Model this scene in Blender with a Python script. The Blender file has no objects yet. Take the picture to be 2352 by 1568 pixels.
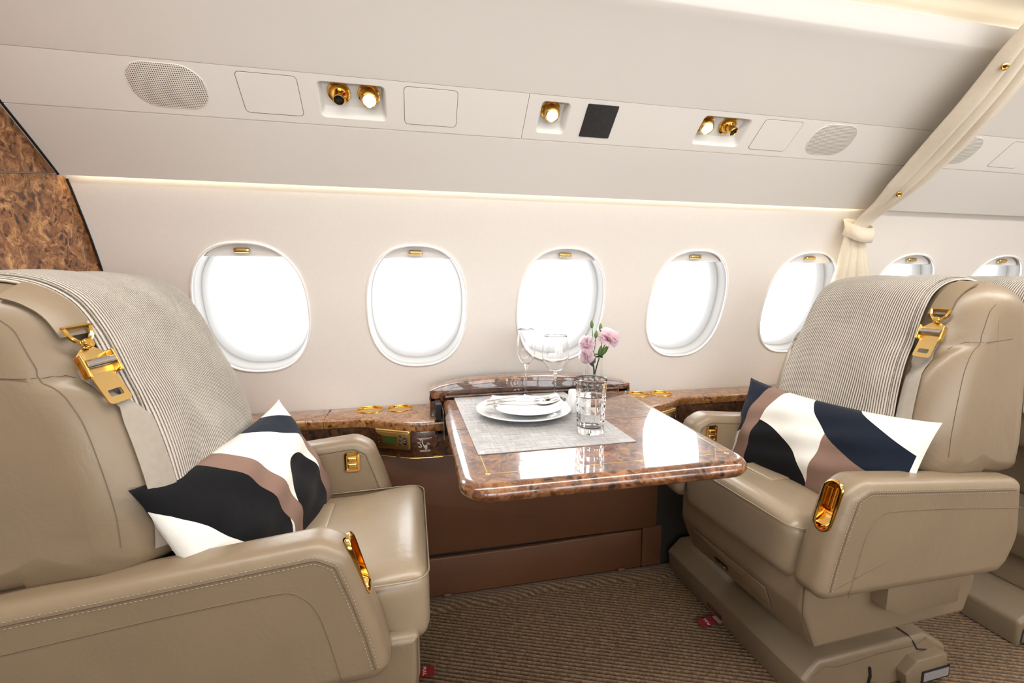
import bpy, bmesh, math, random
import numpy as np
from mathutils import Vector, Matrix
random.seed(7); rng = np.random.default_rng(7)
PI = math.pi
sc = bpy.context.scene
COL = sc.collection

# ---------------------------------------------------------------- camera
cam_d = bpy.data.cameras.new('camera'); cam = bpy.data.objects.new('camera', cam_d); COL.objects.link(cam)
F_PX = 1045.0
cam_d.sensor_fit = 'HORIZONTAL'; cam_d.sensor_width = 36.0; cam_d.lens = 36.0 * F_PX / 2352.0
cam_d.clip_start = 0.02; cam_d.clip_end = 200
PITCH = math.atan(133 / F_PX); YAW = math.atan(F_PX / (4754 * math.cos(PITCH)))
cam.location = (0, 0, 1.07)
cam.rotation_euler = (PI / 2 - PITCH, 0, -YAW)
sc.camera = cam

# ---------------------------------------------------------------- world, light, exposure
world = bpy.data.worlds.new('World'); sc.world = world; world.use_nodes = True
bg = world.node_tree.nodes['Background']
bg.inputs[0].default_value = (0.97, 0.985, 1.0, 1); bg.inputs[1].default_value = 5.5
sc.view_settings.view_transform = 'Standard'; sc.view_settings.look = 'None'
sc.view_settings.gamma = 1.0; sc.view_settings.use_curve_mapping = False
sc.view_settings.exposure = 0.38
sc.cycles.max_bounces = 24; sc.cycles.diffuse_bounces = 6; sc.cycles.glossy_bounces = 5
sc.cycles.transmission_bounces = 24; sc.cycles.transparent_max_bounces = 12
sc.cycles.sample_clamp_indirect = 6.0; sc.cycles.blur_glossy = 0.5
sc.cycles.caustics_reflective = False; sc.cycles.caustics_refractive = False

def area(name, loc, rot, sx, sy, power, color=(1, 1, 1), portal=False, spread=PI):
    l = bpy.data.lights.new(name, 'AREA'); l.shape = 'RECTANGLE'; l.size = sx; l.size_y = sy
    l.energy = power; l.color = color; l.spread = spread
    o = bpy.data.objects.new(name, l); COL.objects.link(o); o.location = loc; o.rotation_euler = rot
    if portal: l.cycles.is_portal = True
    return o

WX = [-0.476 + 0.4985 * k for k in range(7)]          # windows of the far side
YC = 0.30                                            # cabin centre plane
NX = [-0.476 + 0.4985 * k for k in (0, 2, 4, 6)]      # windows of the aisle side behind the camera
for x in WX: area('window_portal', (x, 1.66, 0.96), (math.radians(-90), 0, 0), .34, .44, 1, portal=True)
for x in NX: area('window_portal_near', (x, 2 * YC - 1.66, 0.96), (math.radians(90), 0, 0), .34, .44, 1, portal=True)
# cabin ceiling wash: the long cove lamps along both edges of the ceiling panel
area('cove_lamp_far', (0.9, 0.962, 1.702), (math.radians(-95), 0, 0), 4.4, .02, .6, (1, .95, .86))
area('cove_lamp_near', (0.9, 2 * YC - 0.962, 1.702), (math.radians(88), 0, 0), 4.4, .02, 4.5, (1, .95, .88))
area('ceiling_lamp', (1.2, 0.42, 1.738), (0, 0, 0), 4.4, .22, 30, (1, .965, .91))  # added fill light over the aisle, out of view, no fixture behind it

# ---------------------------------------------------------------- materials
def mat(name, col, rough=.5, metal=0, **kw):
    m = bpy.data.materials.new(name); m.use_nodes = True
    b = m.node_tree.nodes['Principled BSDF']
    b.inputs['Base Color'].default_value = (*col, 1); b.inputs['Roughness'].default_value = rough
    b.inputs['Metallic'].default_value = metal
    for k, v in kw.items(): b.inputs[k.replace('_', ' ')].default_value = v
    return m
def nd(m, t, **kw):
    n = m.node_tree.nodes.new(t)
    for k, v in kw.items():
        if k in n.inputs: n.inputs[k].default_value = v
        else: setattr(n, k, v)
    return n
def lk(m, a, ao, b, bi): m.node_tree.links.new(a.outputs[ao], b.inputs[bi])
def bsdf(m): return m.node_tree.nodes['Principled BSDF']
def ramp(m, stops):
    r = nd(m, 'ShaderNodeValToRGB'); e = r.color_ramp.elements
    while len(e) < len(stops): e.new(.5)
    for x, (p, c) in zip(e, stops): x.position = p; x.color = (*c, 1)
    return r
def bump(m, src, out, strength, dist=.001, normal=None):
    b = nd(m, 'ShaderNodeBump'); b.inputs['Strength'].default_value = strength; b.inputs['Distance'].default_value = dist
    lk(m, src, out, b, 'Height')
    if normal: lk(m, normal, 0, b, 'Normal')
    lk(m, b, 0, bsdf(m), 'Normal'); return b
def coord(m, kind='Object', scale=(1, 1, 1)):
    t = nd(m, 'ShaderNodeTexCoord'); mp = nd(m, 'ShaderNodeMapping'); mp.inputs['Scale'].default_value = scale
    lk(m, t, kind, mp, 0); return mp
def noise(m, src, scale, detail=3, rough=.55, dist=0):
    n = nd(m, 'ShaderNodeTexNoise'); n.inputs['Scale'].default_value = scale; n.inputs['Detail'].default_value = detail
    n.inputs['Roughness'].default_value = rough; n.inputs['Distortion'].default_value = dist
    lk(m, src, 0, n, 'Vector'); return n

def leather(name, col, rough=.42, grain=.25):
    m = mat(name, col, rough, Coat_Weight=.22, Coat_Roughness=.30); c = coord(m)
    n1 = noise(m, c, 420, 2); n2 = noise(m, c, 6, 2)
    w = noise(m, c, 16, 3, .6, 1.0)
    b1 = bump(m, n1, 0, grain, .0006); b2 = bump(m, w, 0, .22, .006, b1)
    r = ramp(m, [(.3, tuple(x * .93 for x in col)), (.7, tuple(min(1, x * 1.05) for x in col))])
    lk(m, n2, 0, r, 0); lk(m, r, 0, bsdf(m), 'Base Color')
    return m
def burl(name, stops, scale=1.0, coat=1.0, rough=.3):
    m = mat(name, stops[1][1], rough, Coat_Weight=coat, Coat_Roughness=.015, Coat_IOR=1.55)
    c = coord(m)
    nw = noise(m, c, 9 * scale, 4, .6)
    mx = nd(m, 'ShaderNodeMix', data_type='VECTOR'); mx.inputs['Factor'].default_value = .11
    lk(m, c, 0, mx, 4); lk(m, nw, 'Color', mx, 5)
    n1 = noise(m, mx, 26 * scale, 8, .72, 1.6)
    v = nd(m, 'ShaderNodeTexVoronoi'); v.inputs['Scale'].default_value = 60 * scale; v.inputs['Randomness'].default_value = 1
    lk(m, mx, 1, v, 'Vector')
    m.node_tree.links.new(mx.outputs[1], n1.inputs['Vector'])
    msk = noise(m, c, 14 * scale, 2)
    eye = nd(m, 'ShaderNodeMath', operation='LESS_THAN'); eye = nd(m, 'ShaderNodeMapRange')
    eye.inputs[1].default_value = .10; eye.inputs[2].default_value = .40; eye.inputs[3].default_value = .0; eye.inputs[4].default_value = 1
    lk(m, v, 'Distance', eye, 0)
    mk = nd(m, 'ShaderNodeMapRange'); mk.inputs[1].default_value = .38; mk.inputs[2].default_value = .52
    lk(m, msk, 0, mk, 0)
    inv = nd(m, 'ShaderNodeMath', operation='SUBTRACT'); inv.inputs[0].default_value = 1; lk(m, eye, 0, inv, 1)
    e2 = nd(m, 'ShaderNodeMath', operation='MULTIPLY'); lk(m, inv, 0, e2, 0); lk(m, mk, 0, e2, 1)
    e3 = nd(m, 'ShaderNodeMath', operation='MULTIPLY'); lk(m, e2, 0, e3, 0); e3.inputs[1].default_value = .33
    sb = nd(m, 'ShaderNodeMath', operation='SUBTRACT'); lk(m, n1, 0, sb, 0); lk(m, e3, 0, sb, 1)
    r = ramp(m, stops); lk(m, sb, 0, r, 0); lk(m, r, 0, bsdf(m), 'Base Color')
    return m
def fabric(name, col, scale=600, strength=.3, rough=.9, var=.08):
    m = mat(name, col, rough, Sheen_Weight=.15); c = coord(m)
    n = noise(m, c, scale, 2); bump(m, n, 0, strength, .0008)
    r = ramp(m, [(.3, tuple(x * (1 - var) for x in col)), (.7, tuple(min(1, x * (1 + var)) for x in col))])
    n2 = noise(m, c, 90, 3); lk(m, n2, 0, r, 0); lk(m, r, 0, bsdf(m), 'Base Color'); return m

M = {}
M['wall'] = fabric('wall_cloth', (.85, .81, .765), 900, .06, .75, .012)
M['panel'] = mat('panel_cream', (.88, .86, .82), .55)
_c = coord(M['panel']); bump(M['panel'], noise(M['panel'], _c, 500, 2), 0, .04, .0006)
M['shade'] = mat('window_shade', (.90, .885, .86), .45)
M['window_white'] = mat('window_white', (.27, .26, .245), .5)  # off-white reveal, darkened in its colour to hold down the daylight on it
M['inner_white'] = mat('window_inner_frame', (.33, .325, .318), .5)  # inner frame darkened the same way, so the sky does not wash it out
M['rim'] = mat('window_rim', (.95, .94, .92), .25)
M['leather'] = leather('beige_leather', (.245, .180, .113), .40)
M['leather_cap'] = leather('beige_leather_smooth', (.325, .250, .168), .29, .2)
M['leather_brown'] = leather('brown_leather', (.125, .050, .020), .55, .3)
M['seam'] = mat('seam_thread', (.15, .105, .068), .7)
M['stitch'] = mat('stitch_thread', (.40, .32, .235), .7)
M['gold'] = mat('polished_gold', (.86, .53, .14), .10, 1.0)
M['gold_satin'] = mat('satin_gold', (.80, .55, .22), .26, 1.0)
M['burl'] = burl('burl_walnut', [(.20, (.006, .002, .001)), (.37, (.050, .015, .005)), (.48, (.145, .050, .016)), (.62, (.34, .15, .057))], .85)
M['burl_dark'] = burl('burl_walnut_dark', [(.26, (.006, .002, .0015)), (.40, (.030, .010, .005)), (.53, (.080, .028, .011)), (.68, (.17, .068, .03))], .8)
M['burl_ledge'] = burl('burl_walnut_ledge', [(.24, (.03, .009, .003)), (.38, (.15, .054, .014)), (.52, (.32, .140, .043)), (.68, (.56, .30, .12))], 1.1)
M['burl_wall'] = burl('burl_walnut_bulkhead', [(.20, (.012, .004, .002)), (.37, (.095, .030, .008)), (.50, (.26, .100, .028)), (.64, (.60, .33, .14))], 1.0, .25, .45)
M['black'] = mat('black_plastic', (.012, .012, .014), .35)
M['black_cloth'] = fabric('black_grille_cloth', (.02, .019, .02), 700, .6, .8, .3)
M['screen'] = mat('green_display', (.035, .06, .012), .25)
M['groove'] = mat('panel_groove', (.16, .14, .115), .9)
M['gap'] = mat('dark_gap', (.03, .025, .02), .9)
M['print'] = mat('white_print', (.75, .72, .70), .6)
M['silver_label'] = mat('silver_label', (.55, .55, .56), .3, .6)
M['red'] = mat('red_ribbon', (.22, .004, .006), .7)
M['red_dark'] = mat('red_sticker', (.12, .004, .005), .5)
M['belt'] = fabric('belt_webbing', (.36, .315, .26), 500, .35, .6, .05)
M['porcelain'] = mat('porcelain', (.84, .85, .86), .08, Coat_Weight=.6, Coat_Roughness=.03)
M['napkin'] = fabric('napkin_linen', (.86, .86, .86), 500, .3, .9, .02)
M['steel'] = mat('polished_steel', (.62, .60, .57), .12, 1.0)
M['glass'] = mat('clear_glass', (1, 1, 1), 0.0, 0, Transmission_Weight=1.0, IOR=1.42)
M['petal'] = mat('pink_petal', (.96, .83, .88), .6, Subsurface_Weight=.2)
def _petal(m):
    t = m.node_tree; tl = nd(m, 'ShaderNodeBsdfTranslucent'); tl.inputs[0].default_value = (.98, .88, .92, 1); mx = nd(m, 'ShaderNodeMixShader'); mx.inputs[0].default_value = .6
    lk(m, bsdf(m), 0, mx, 1); lk(m, tl, 0, mx, 2); t.links.new(mx.outputs[0], t.nodes['Material Output'].inputs[0])
_petal(M['petal'])
M['green'] = mat('stem_green', (.075, .16, .035), .5)
M['leaf'] = mat('leaf_green', (.10, .20, .05), .5)
M['bulb'] = mat('warm_lamp_glow', (1, .9, .7), .4); bsdf(M['bulb']).inputs['Emission Color'].default_value = (1, .86, .62, 1); bsdf(M['bulb']).inputs['Emission Strength'].default_value = 14
M['cove'] = mat('cove_lamp_glow', (1, .9, .7), .4); bsdf(M['cove']).inputs['Emission Color'].default_value = (1, .80, .50, 1); bsdf(M['cove']).inputs['Emission Strength'].default_value = .8
M['valance_glow'] = mat('valance_lamp_glow', (1, .9, .7), .4); bsdf(M['valance_glow']).inputs['Emission Color'].default_value = (1, .87, .66, 1); bsdf(M['valance_glow']).inputs['Emission Strength'].default_value = 9
M['curtain'] = fabric('curtain_linen', (.78, .69, .55), 500, .25, .85, .03)
M['pane'] = bpy.data.materials.new('window_glass'); M['pane'].use_nodes = True
def _pane(m):
    t = m.node_tree; t.nodes.remove(t.nodes['Principled BSDF'])
    tr = nd(m, 'ShaderNodeBsdfTransparent'); gl = nd(m, 'ShaderNodeBsdfGlossy'); gl.inputs['Roughness'].default_value = .02
    fr = nd(m, 'ShaderNodeFresnel'); fr.inputs[0].default_value = 1.3; mx = nd(m, 'ShaderNodeMixShader')
    lk(m, fr, 0, mx, 0); lk(m, tr, 0, mx, 1); lk(m, gl, 0, mx, 2)
    t.links.new(mx.outputs[0], t.nodes['Material Output'].inputs[0])
_pane(M['pane'])
def _carpet():
    m = mat('ribbed_carpet', (.23, .14, .08), .95, Sheen_Weight=.2); c = coord(m)
    n = noise(m, c, 700, 3); n2 = noise(m, c, 130, 4); bump(m, n, 0, .9, .003)
    sp = nd(m, 'ShaderNodeSeparateXYZ'); lk(m, c, 0, sp, 0); L = math.hypot(.93, .37)
    f1 = nd(m, 'ShaderNodeMath', operation='MULTIPLY'); f1.inputs[1].default_value = .37 / L * 2 * PI / .0128; lk(m, sp, 0, f1, 0)
    f2 = nd(m, 'ShaderNodeMath', operation='MULTIPLY_ADD'); f2.inputs[1].default_value = .93 / L * 2 * PI / .0128; lk(m, sp, 1, f2, 0); lk(m, f1, 0, f2, 2)
    f3 = nd(m, 'ShaderNodeMath', operation='ADD'); lk(m, f2, 0, f3, 0); f3.inputs[1].default_value = CARPET_PHASE
    sn = nd(m, 'ShaderNodeMath', operation='SINE'); lk(m, f3, 0, sn, 0)
    mx = nd(m, 'ShaderNodeMath', operation='MULTIPLY_ADD'); lk(m, sn, 0, mx, 0); mx.inputs[1].default_value = .22; lk(m, n2, 0, mx, 2)
    r = ramp(m, [(.2, (.058, .031, .013)), (.5, (.140, .078, .035)), (.8, (.29, .178, .088))]); lk(m, mx, 0, r, 0)
    lk(m, r, 0, bsdf(m), 'Base Color'); return m
CARPET_PHASE = -2 * PI / .0128 * (.37 * .85 + .93 * .75) / math.hypot(.93, .37)
M['carpet'] = _carpet()
def _mesh_grille():
    m = mat('perforated_grille', (.84, .81, .75), .5)
    t = nd(m, 'ShaderNodeTexCoord'); mp = nd(m, 'ShaderNodeMapping'); mp.inputs['Scale'].default_value = (1, 1, 1)
    lk(m, t, 'UV', mp, 0)
    v = nd(m, 'ShaderNodeTexVoronoi'); v.inputs['Scale'].default_value = 1; v.inputs['Randomness'].default_value = 0
    lk(m, mp, 0, v, 'Vector')
    r = ramp(m, [(.26, (.10, .085, .065)), (.33, (.84, .81, .75))]); lk(m, v, 'Distance', r, 0); lk(m, r, 0, bsdf(m), 'Base Color')
    return m
M['grille'] = _mesh_grille()
def _knit():
    m = mat('ribbed_knit', (.6, .55, .48), .95, Sheen_Weight=.3)
    t = nd(m, 'ShaderNodeTexCoord'); sp = nd(m, 'ShaderNodeSeparateXYZ'); lk(m, t, 'UV', sp, 0)
    s = nd(m, 'ShaderNodeMath', operation='MULTIPLY'); s.inputs[1].default_value = 2 * PI; lk(m, sp, 0, s, 0)
    sn = nd(m, 'ShaderNodeMath', operation='SINE'); lk(m, s, 0, sn, 0)
    c = coord(m); n = noise(m, c, 500, 3)
    ad = nd(m, 'ShaderNodeMath', operation='MULTIPLY_ADD'); lk(m, n, 0, ad, 0); ad.inputs[1].default_value = 1.3; lk(m, sn, 0, ad, 2)
    nl = noise(m, c, 9, 3); ml = nd(m, 'ShaderNodeMapRange'); ml.inputs[1].default_value = .42; ml.inputs[2].default_value = .68; ml.inputs[3].default_value = .0; ml.inputs[4].default_value = .35; lk(m, nl, 0, ml, 0)
    a2 = nd(m, 'ShaderNodeMath', operation='ADD'); lk(m, ad, 0, a2, 0); lk(m, ml, 0, a2, 1); ad = a2
    r = ramp(m, [(.0, (.07, .043, .024)), (.27, (.10, .065, .04)), (.46, (.50, .445, .37)), (.9, (.68, .62, .54))])
    mr = nd(m, 'ShaderNodeMapRange'); mr.inputs[1].default_value = -.85; mr.inputs[2].default_value = 2.1; lk(m, ad, 0, mr, 0)
    lk(m, mr, 0, r, 0); lk(m, r, 0, bsdf(m), 'Base Color')
    b1 = bump(m, n, 0, .5, .002); bump(m, sn, 0, .6, .003, b1)
    return m
M['knit'] = _knit()
def _placemat():
    m = mat('woven_placemat', (.45, .44, .44), .6); c = coord(m, 'UV')
    mp = nd(m, 'ShaderNodeMapping'); mp.inputs['Scale'].default_value = (14, 400, 1); t = nd(m, 'ShaderNodeTexCoord'); lk(m, t, 'UV', mp, 0)
    n = noise(m, mp, 1, 3, .7)
    mp2 = nd(m, 'ShaderNodeMapping'); mp2.inputs['Scale'].default_value = (300, 14, 1); lk(m, t, 'UV', mp2, 0)
    n2 = noise(m, mp2, 1, 2, .7)
    br = nd(m, 'ShaderNodeTexBrick'); lk(m, c, 0, br, 0); br.inputs['Scale'].default_value = 1
    br.inputs['Color1'].default_value = (1, 1, 1, 1); br.inputs['Color2'].default_value = (.9, .9, .9, 1); br.inputs['Mortar'].default_value = (.72, .72, .72, 1)
    br.inputs['Mortar Size'].default_value = .0007; br.inputs['Brick Width'].default_value = .035; br.inputs['Row Height'].default_value = .028
    mxn = nd(m, 'ShaderNodeMath', operation='MULTIPLY_ADD'); lk(m, n2, 0, mxn, 0); mxn.inputs[1].default_value = .35; lk(m, n, 0, mxn, 2)
    r = ramp(m, [(.45, (.22, .215, .215)), (.66, (.46, .45, .45)), (.92, (.70, .69, .69))]); lk(m, mxn, 0, r, 0)
    mm = nd(m, 'ShaderNodeMix', data_type='RGBA', blend_type='MULTIPLY'); mm.inputs['Factor'].default_value = 1
    lk(m, r, 0, mm, 6); lk(m, br, 0, mm, 7); lk(m, mm, 2, bsdf(m), 'Base Color'); bump(m, n, 0, .4, .001)
    return m
M['placemat'] = _placemat()

# ---------------------------------------------------------------- helpers
def tag(o, label=None, cat=None, group=None, kind=None):
    if label: o['label'] = label
    if cat: o['category'] = cat
    if group: o['group'] = group
    if kind: o['kind'] = kind
    return o
def empty(name, loc=(0, 0, 0), rz=0, **k):
    o = bpy.data.objects.new(name, None); COL.objects.link(o); o.location = loc; o.rotation_euler.z = rz
    o.empty_display_size = .05
    return tag(o, **k)
def mesh(name, V, Fs, m, parent=None, smooth=True, uv=None, recalc=True, mats=None, fm=None, auto=None):
    me = bpy.data.meshes.new(name); me.from_pydata([tuple(map(float, v)) for v in V], [], [list(map(int, f)) for f in Fs])
    if uv is not None:
        l = me.uv_layers.new(name='UVMap')
        idx = np.zeros(len(me.loops), dtype=int); me.loops.foreach_get('vertex_index', idx)
        l.data.foreach_set('uv', np.asarray(uv, dtype=float)[idx].ravel())
    if recalc:
        b = bmesh.new(); b.from_mesh(me); bmesh.ops.recalc_face_normals(b, faces=b.faces); b.to_mesh(me); b.free()
    for q in (mats or [m]): me.materials.append(q)
    if fm is not None: me.polygons.foreach_set('material_index', fm)
    if smooth:
        me.polygons.foreach_set('use_smooth', [True] * len(me.polygons))
        if auto is not None: me.set_sharp_from_angle(angle=math.radians(auto))
    o = bpy.data.objects.new(name, me); COL.objects.link(o)
    if parent: o.parent = parent
    return o
def grid_faces(n, k, cn=False, ck=False, off=0):
    f = []
    for i in range(n if cn else n - 1):
        for j in range(k if ck else k - 1):
            a = i * k + j; b = i * k + (j + 1) % k; c = ((i + 1) % n) * k + (j + 1) % k; d = ((i + 1) % n) * k + j
            f.append([a + off, b + off, c + off, d + off])
    return f
def join(parts):
    V, Fs, o = [], [], 0
    for v, f in parts:
        V += [tuple(p) for p in v]; Fs += [[i + o for i in q] for q in f]; o += len(v)
    return V, Fs
def catmull(P, n, closed=False):
    P = np.asarray(P, float); N = len(P)
    if closed: Q = np.vstack([P[-1], P, P[0], P[1]]); seg = N
    else: Q = np.vstack([2 * P[0] - P[1], P, 2 * P[-1] - P[-2]]); seg = N - 1
    out = []
    for i in range(seg):
        p0, p1, p2, p3 = Q[i:i + 4]
        for t in np.linspace(0, 1, 14, endpoint=False):
            out.append(.5 * ((2 * p1) + (-p0 + p2) * t + (2 * p0 - 5 * p1 + 4 * p2 - p3) * t * t + (-p0 + 3 * p1 - 3 * p2 + p3) * t ** 3))
    out.append(P[0] if closed else P[-1]); out = np.array(out)
    return resample(out, n, closed)
def resample(out, n, closed=False):
    out = np.asarray(out, float)
    if closed and np.linalg.norm(out[0] - out[-1]) > 1e-9: out = np.vstack([out, out[0]])
    d = np.r_[0, np.cumsum(np.linalg.norm(np.diff(out, axis=0), axis=1))]
    s = np.linspace(0, d[-1], n + 1)[:-1] if closed else np.linspace(0, d[-1], n)
    return np.stack([np.interp(s, d, out[:, k]) for k in range(out.shape[1])], 1)
def fillet(P, r, k=6):
    """closed 2-D polygon with rounded corners; r one number or one per corner"""
    P = np.asarray(P, float); n = len(P); R = [r] * n if np.isscalar(r) else r; out = []
    for i in range(n):
        a, b, c = P[i - 1], P[i], P[(i + 1) % n]
        u = (a - b) / np.linalg.norm(a - b); v = (c - b) / np.linalg.norm(c - b)
        ang = math.acos(max(-1, min(1, float(u @ v)))); rr = R[i]
        if rr <= 1e-6 or ang > PI - .02: out.append(b); continue
        d = min(rr / math.tan(ang / 2), .49 * min(np.linalg.norm(a - b), np.linalg.norm(c - b))); rr = d * math.tan(ang / 2)
        p = b + u * d; q = b + v * d; cen = b + (u + v) / np.linalg.norm(u + v) * rr / math.sin(ang / 2)
        a0 = math.atan2(*(p - cen)[::-1]); a1 = math.atan2(*(q - cen)[::-1]); da = (a1 - a0 + PI) % (2 * PI) - PI
        for t in np.linspace(0, 1, k): out.append(cen + rr * np.array([math.cos(a0 + da * t), math.sin(a0 + da * t)]))
    return np.array(out)
def normals2(P):
    P = np.asarray(P, float); t = np.roll(P, -1, 0) - np.roll(P, 1, 0); n = np.stack([t[:, 1], -t[:, 0]], 1)
    n /= np.linalg.norm(n, axis=1)[:, None] + 1e-12
    A = .5 * np.sum(P[:, 0] * np.roll(P[:, 1], -1) - np.roll(P[:, 0], -1) * P[:, 1])
    return n if A > 0 else -n
def extr_vf(P, v0, v1, r0, r1, mp, disp=None, mid=1, k=5, N=None):
    """2-D outline P extruded from v0 to v1, its edges rounded by r0 / r1; mp maps (a,b,v) to space"""
    P = np.asarray(P, float); N = normals2(P) if N is None else N; st = []
    for t in (np.linspace(0, PI / 2, k) if r0 > 0 else [0]): st.append((v0 + r0 * (1 - math.cos(t)), r0 * (1 - math.sin(t))))
    for t in np.linspace(0, 1, mid + 2)[1:-1]: st.append((v0 + r0 + (v1 - r1 - v0 - r0) * t, 0))
    for t in (np.linspace(PI / 2, 0, k) if r1 > 0 else [0]): st.append((v1 - r1 * (1 - math.cos(t)), r1 * (1 - math.sin(t))))
    V = []
    if r0 > .01: st.insert(0, (v0, r0 + .0025))
    if r1 > .01: st.append((v1, r1 + .0025))
    def inset(d):
        Q = P - N * d
        if d <= 0: return Q
        kk = len(P); bad = np.sum((np.roll(Q, -1, 0) - Q) * (np.roll(P, -1, 0) - P), axis=1) <= 0
        if bad.any() and not bad.all():   # where a tight corner would fold over, gather its points
            s0 = int(np.argmin(bad)); run = []
            for j in range(s0, s0 + kk + 1):
                i = j % kk
                if bad[i]: run.append(i)
                elif run:
                    ids = run + [(run[-1] + 1) % kk]; Q[ids] = Q[ids].mean(axis=0); run = []
        return Q
    for v, d in st:
        Q = inset(d)
        for i, (a, b) in enumerate(Q):
            if disp:
                dd = disp(a, b, v); V.append(mp(a + N[i, 0] * dd, b + N[i, 1] * dd, v))
            else: V.append(mp(a, b, v))
    n, kk = len(st), len(P); Fs = grid_faces(n, kk, ck=True)
    for r_, o_, fl in ((r0, 0, True), (r1, (n - 1) * kk, False)):
        if r_ > .01:   # wide caps close on a centre point, so that they stay flat
            c_ = len(V); V.append(tuple(np.mean([V[o_ + i] for i in range(kk)], axis=0)))
            for i in range(kk): Fs.append([o_ + (i + 1) % kk, o_ + i, c_] if fl else [o_ + i, o_ + (i + 1) % kk, c_])
        else: Fs.append([o_ + i for i in range(kk)][::-1] if fl else [o_ + i for i in range(kk)])
    return V, Fs
def extr(name, P, v0, v1, r0, r1, mp, m, parent=None, **k):
    a = k.pop('auto', 50)
    V, Fs = extr_vf(P, v0, v1, r0, r1, mp, **k); return mesh(name, V, Fs, m, parent, auto=a)
def soft_vf(sx, sy, sz, r, n=8, puff=(0, 0, 0), fn=None):
    """box with rounded edges; puff bulges the three pairs of faces"""
    V, Fs, key = [], [], {}
    h = np.array([sx, sy, sz]) / 2; r = min(r, h.min() * .999)
    T = np.linspace(-1, 1, 2 * n + 1)
    def vert(p):
        kk = tuple(np.round(p, 5))
        if kk in key: return key[kk]
        q = np.array(p)
        # denser sampling at the rim
        q = np.sign(q) * (1 - (1 - np.abs(q)) ** 1.6) if n > 2 else q
        inner = h - r; full = q * h; cl = np.clip(full, -inner, inner); d = full - cl; L = np.linalg.norm(d)
        if L > 1e-9:
            # map the cube shell onto a rounded shell
            mx = np.max(np.abs(d)); o = cl + d / L * mx if mx > 0 else full
        else: o = full
        for ax in range(3):
            if puff[ax]:
                b, c = [i for i in range(3) if i != ax]
                o[ax] += math.copysign(puff[ax] * max(0, 1 - (o[b] / h[b]) ** 2) * max(0, 1 - (o[c] / h[c]) ** 2), o[ax]) * min(1, abs(o[ax]) / h[ax])
        if fn is not None: o = np.array(fn(*o))
        key[kk] = len(V); V.append(o); return key[kk]
    for ax in range(3):
        b, c = (ax + 1) % 3, (ax + 2) % 3
        for s in (-1, 1):
            for i in range(2 * n):
                for j in range(2 * n):
                    f = []
                    for (di, dj) in ((0, 0), (1, 0), (1, 1), (0, 1)):
                        p = [0, 0, 0]; p[ax] = s; p[b] = T[i + di]; p[c] = T[j + dj]; f.append(vert(p))
                    Fs.append(f if s > 0 else f[::-1])
    return V, Fs
def soft(name, size, r, m, parent=None, loc=(0, 0, 0), n=6, puff=(0, 0, 0), fn=None, rot=None):
    g = fn
    V, Fs = soft_vf(*size, r, n, puff, g)
    V = np.array(V)
    if rot is not None: V = V @ np.array(rot).T
    V = V + np.array(loc)
    return mesh(name, V, Fs, m, parent)
def box_vf(x0, x1, y0, y1, z0, z1):
    V = [(x, y, z) for x in (x0, x1) for y in (y0, y1) for z in (z0, z1)]
    return V, [[0, 1, 3, 2], [4, 6, 7, 5], [0, 4, 5, 1], [2, 3, 7, 6], [0, 2, 6, 4], [1, 5, 7, 3]]
def frames(P, up=(0, 0, 1), closed=False):
    P = np.asarray(P, float)
    T = (np.roll(P, -1, 0) - np.roll(P, 1, 0)) if closed else np.gradient(P, axis=0)
    T /= np.linalg.norm(T, axis=1)[:, None] + 1e-12
    A = np.zeros_like(P); B = np.zeros_like(P); prev = np.array(up, float)
    for i in range(len(P)):
        a = prev - T[i] * (prev @ T[i])
        if np.linalg.norm(a) < 1e-4: a = np.cross(T[i], (1, 0.3, 0.1))
        a /= np.linalg.norm(a); A[i] = a; B[i] = np.cross(T[i], a); prev = a
    return T, A, B
def tube_vf(P, r, n=6, closed=False, up=(0, 0, 1), rx=1, flat=None):
    P = np.asarray(P, float); T, A, B = frames(P, up, closed); V = []
    R = np.full(len(P), r) if np.isscalar(r) else np.asarray(r)
    for i in range(len(P)):
        for t in np.linspace(0, 2 * PI, n, endpoint=False):
            V.append(P[i] + A[i] * math.cos(t) * R[i] * (flat or 1) + B[i] * math.sin(t) * R[i] * rx)
    Fs = grid_faces(len(P), n, cn=closed, ck=True)
    if not closed: Fs += [list(range(n))[::-1], [(len(P) - 1) * n + i for i in range(n)]]
    return V, Fs
def tube(name, P, r, m, parent=None, **k):
    V, Fs = tube_vf(P, r, **k); return mesh(name, V, Fs, m, parent, auto=60)
def lathe_vf(prof, n=40, cx=0, cy=0, cz=0, close=False):
    V = []
    for r, z in prof:
        for t in np.linspace(0, 2 * PI, n, endpoint=False): V.append((cx + r * math.cos(t), cy + r * math.sin(t), cz + z))
    k = len(prof); Fs = grid_faces(k, n, ck=True, cn=close)
    if not close:
        if prof[0][0] > 1e-6: Fs.append(list(range(n))[::-1])
        if prof[-1][0] > 1e-6: Fs.append([(k - 1) * n + i for i in range(n)])
    return V, Fs
def place(V, loc, X, Y, Z):
    V = np.asarray(V, float); return np.asarray(loc) + V[:, :1] * np.asarray(X) + V[:, 1:2] * np.asarray(Y) + V[:, 2:3] * np.asarray(Z)
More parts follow.
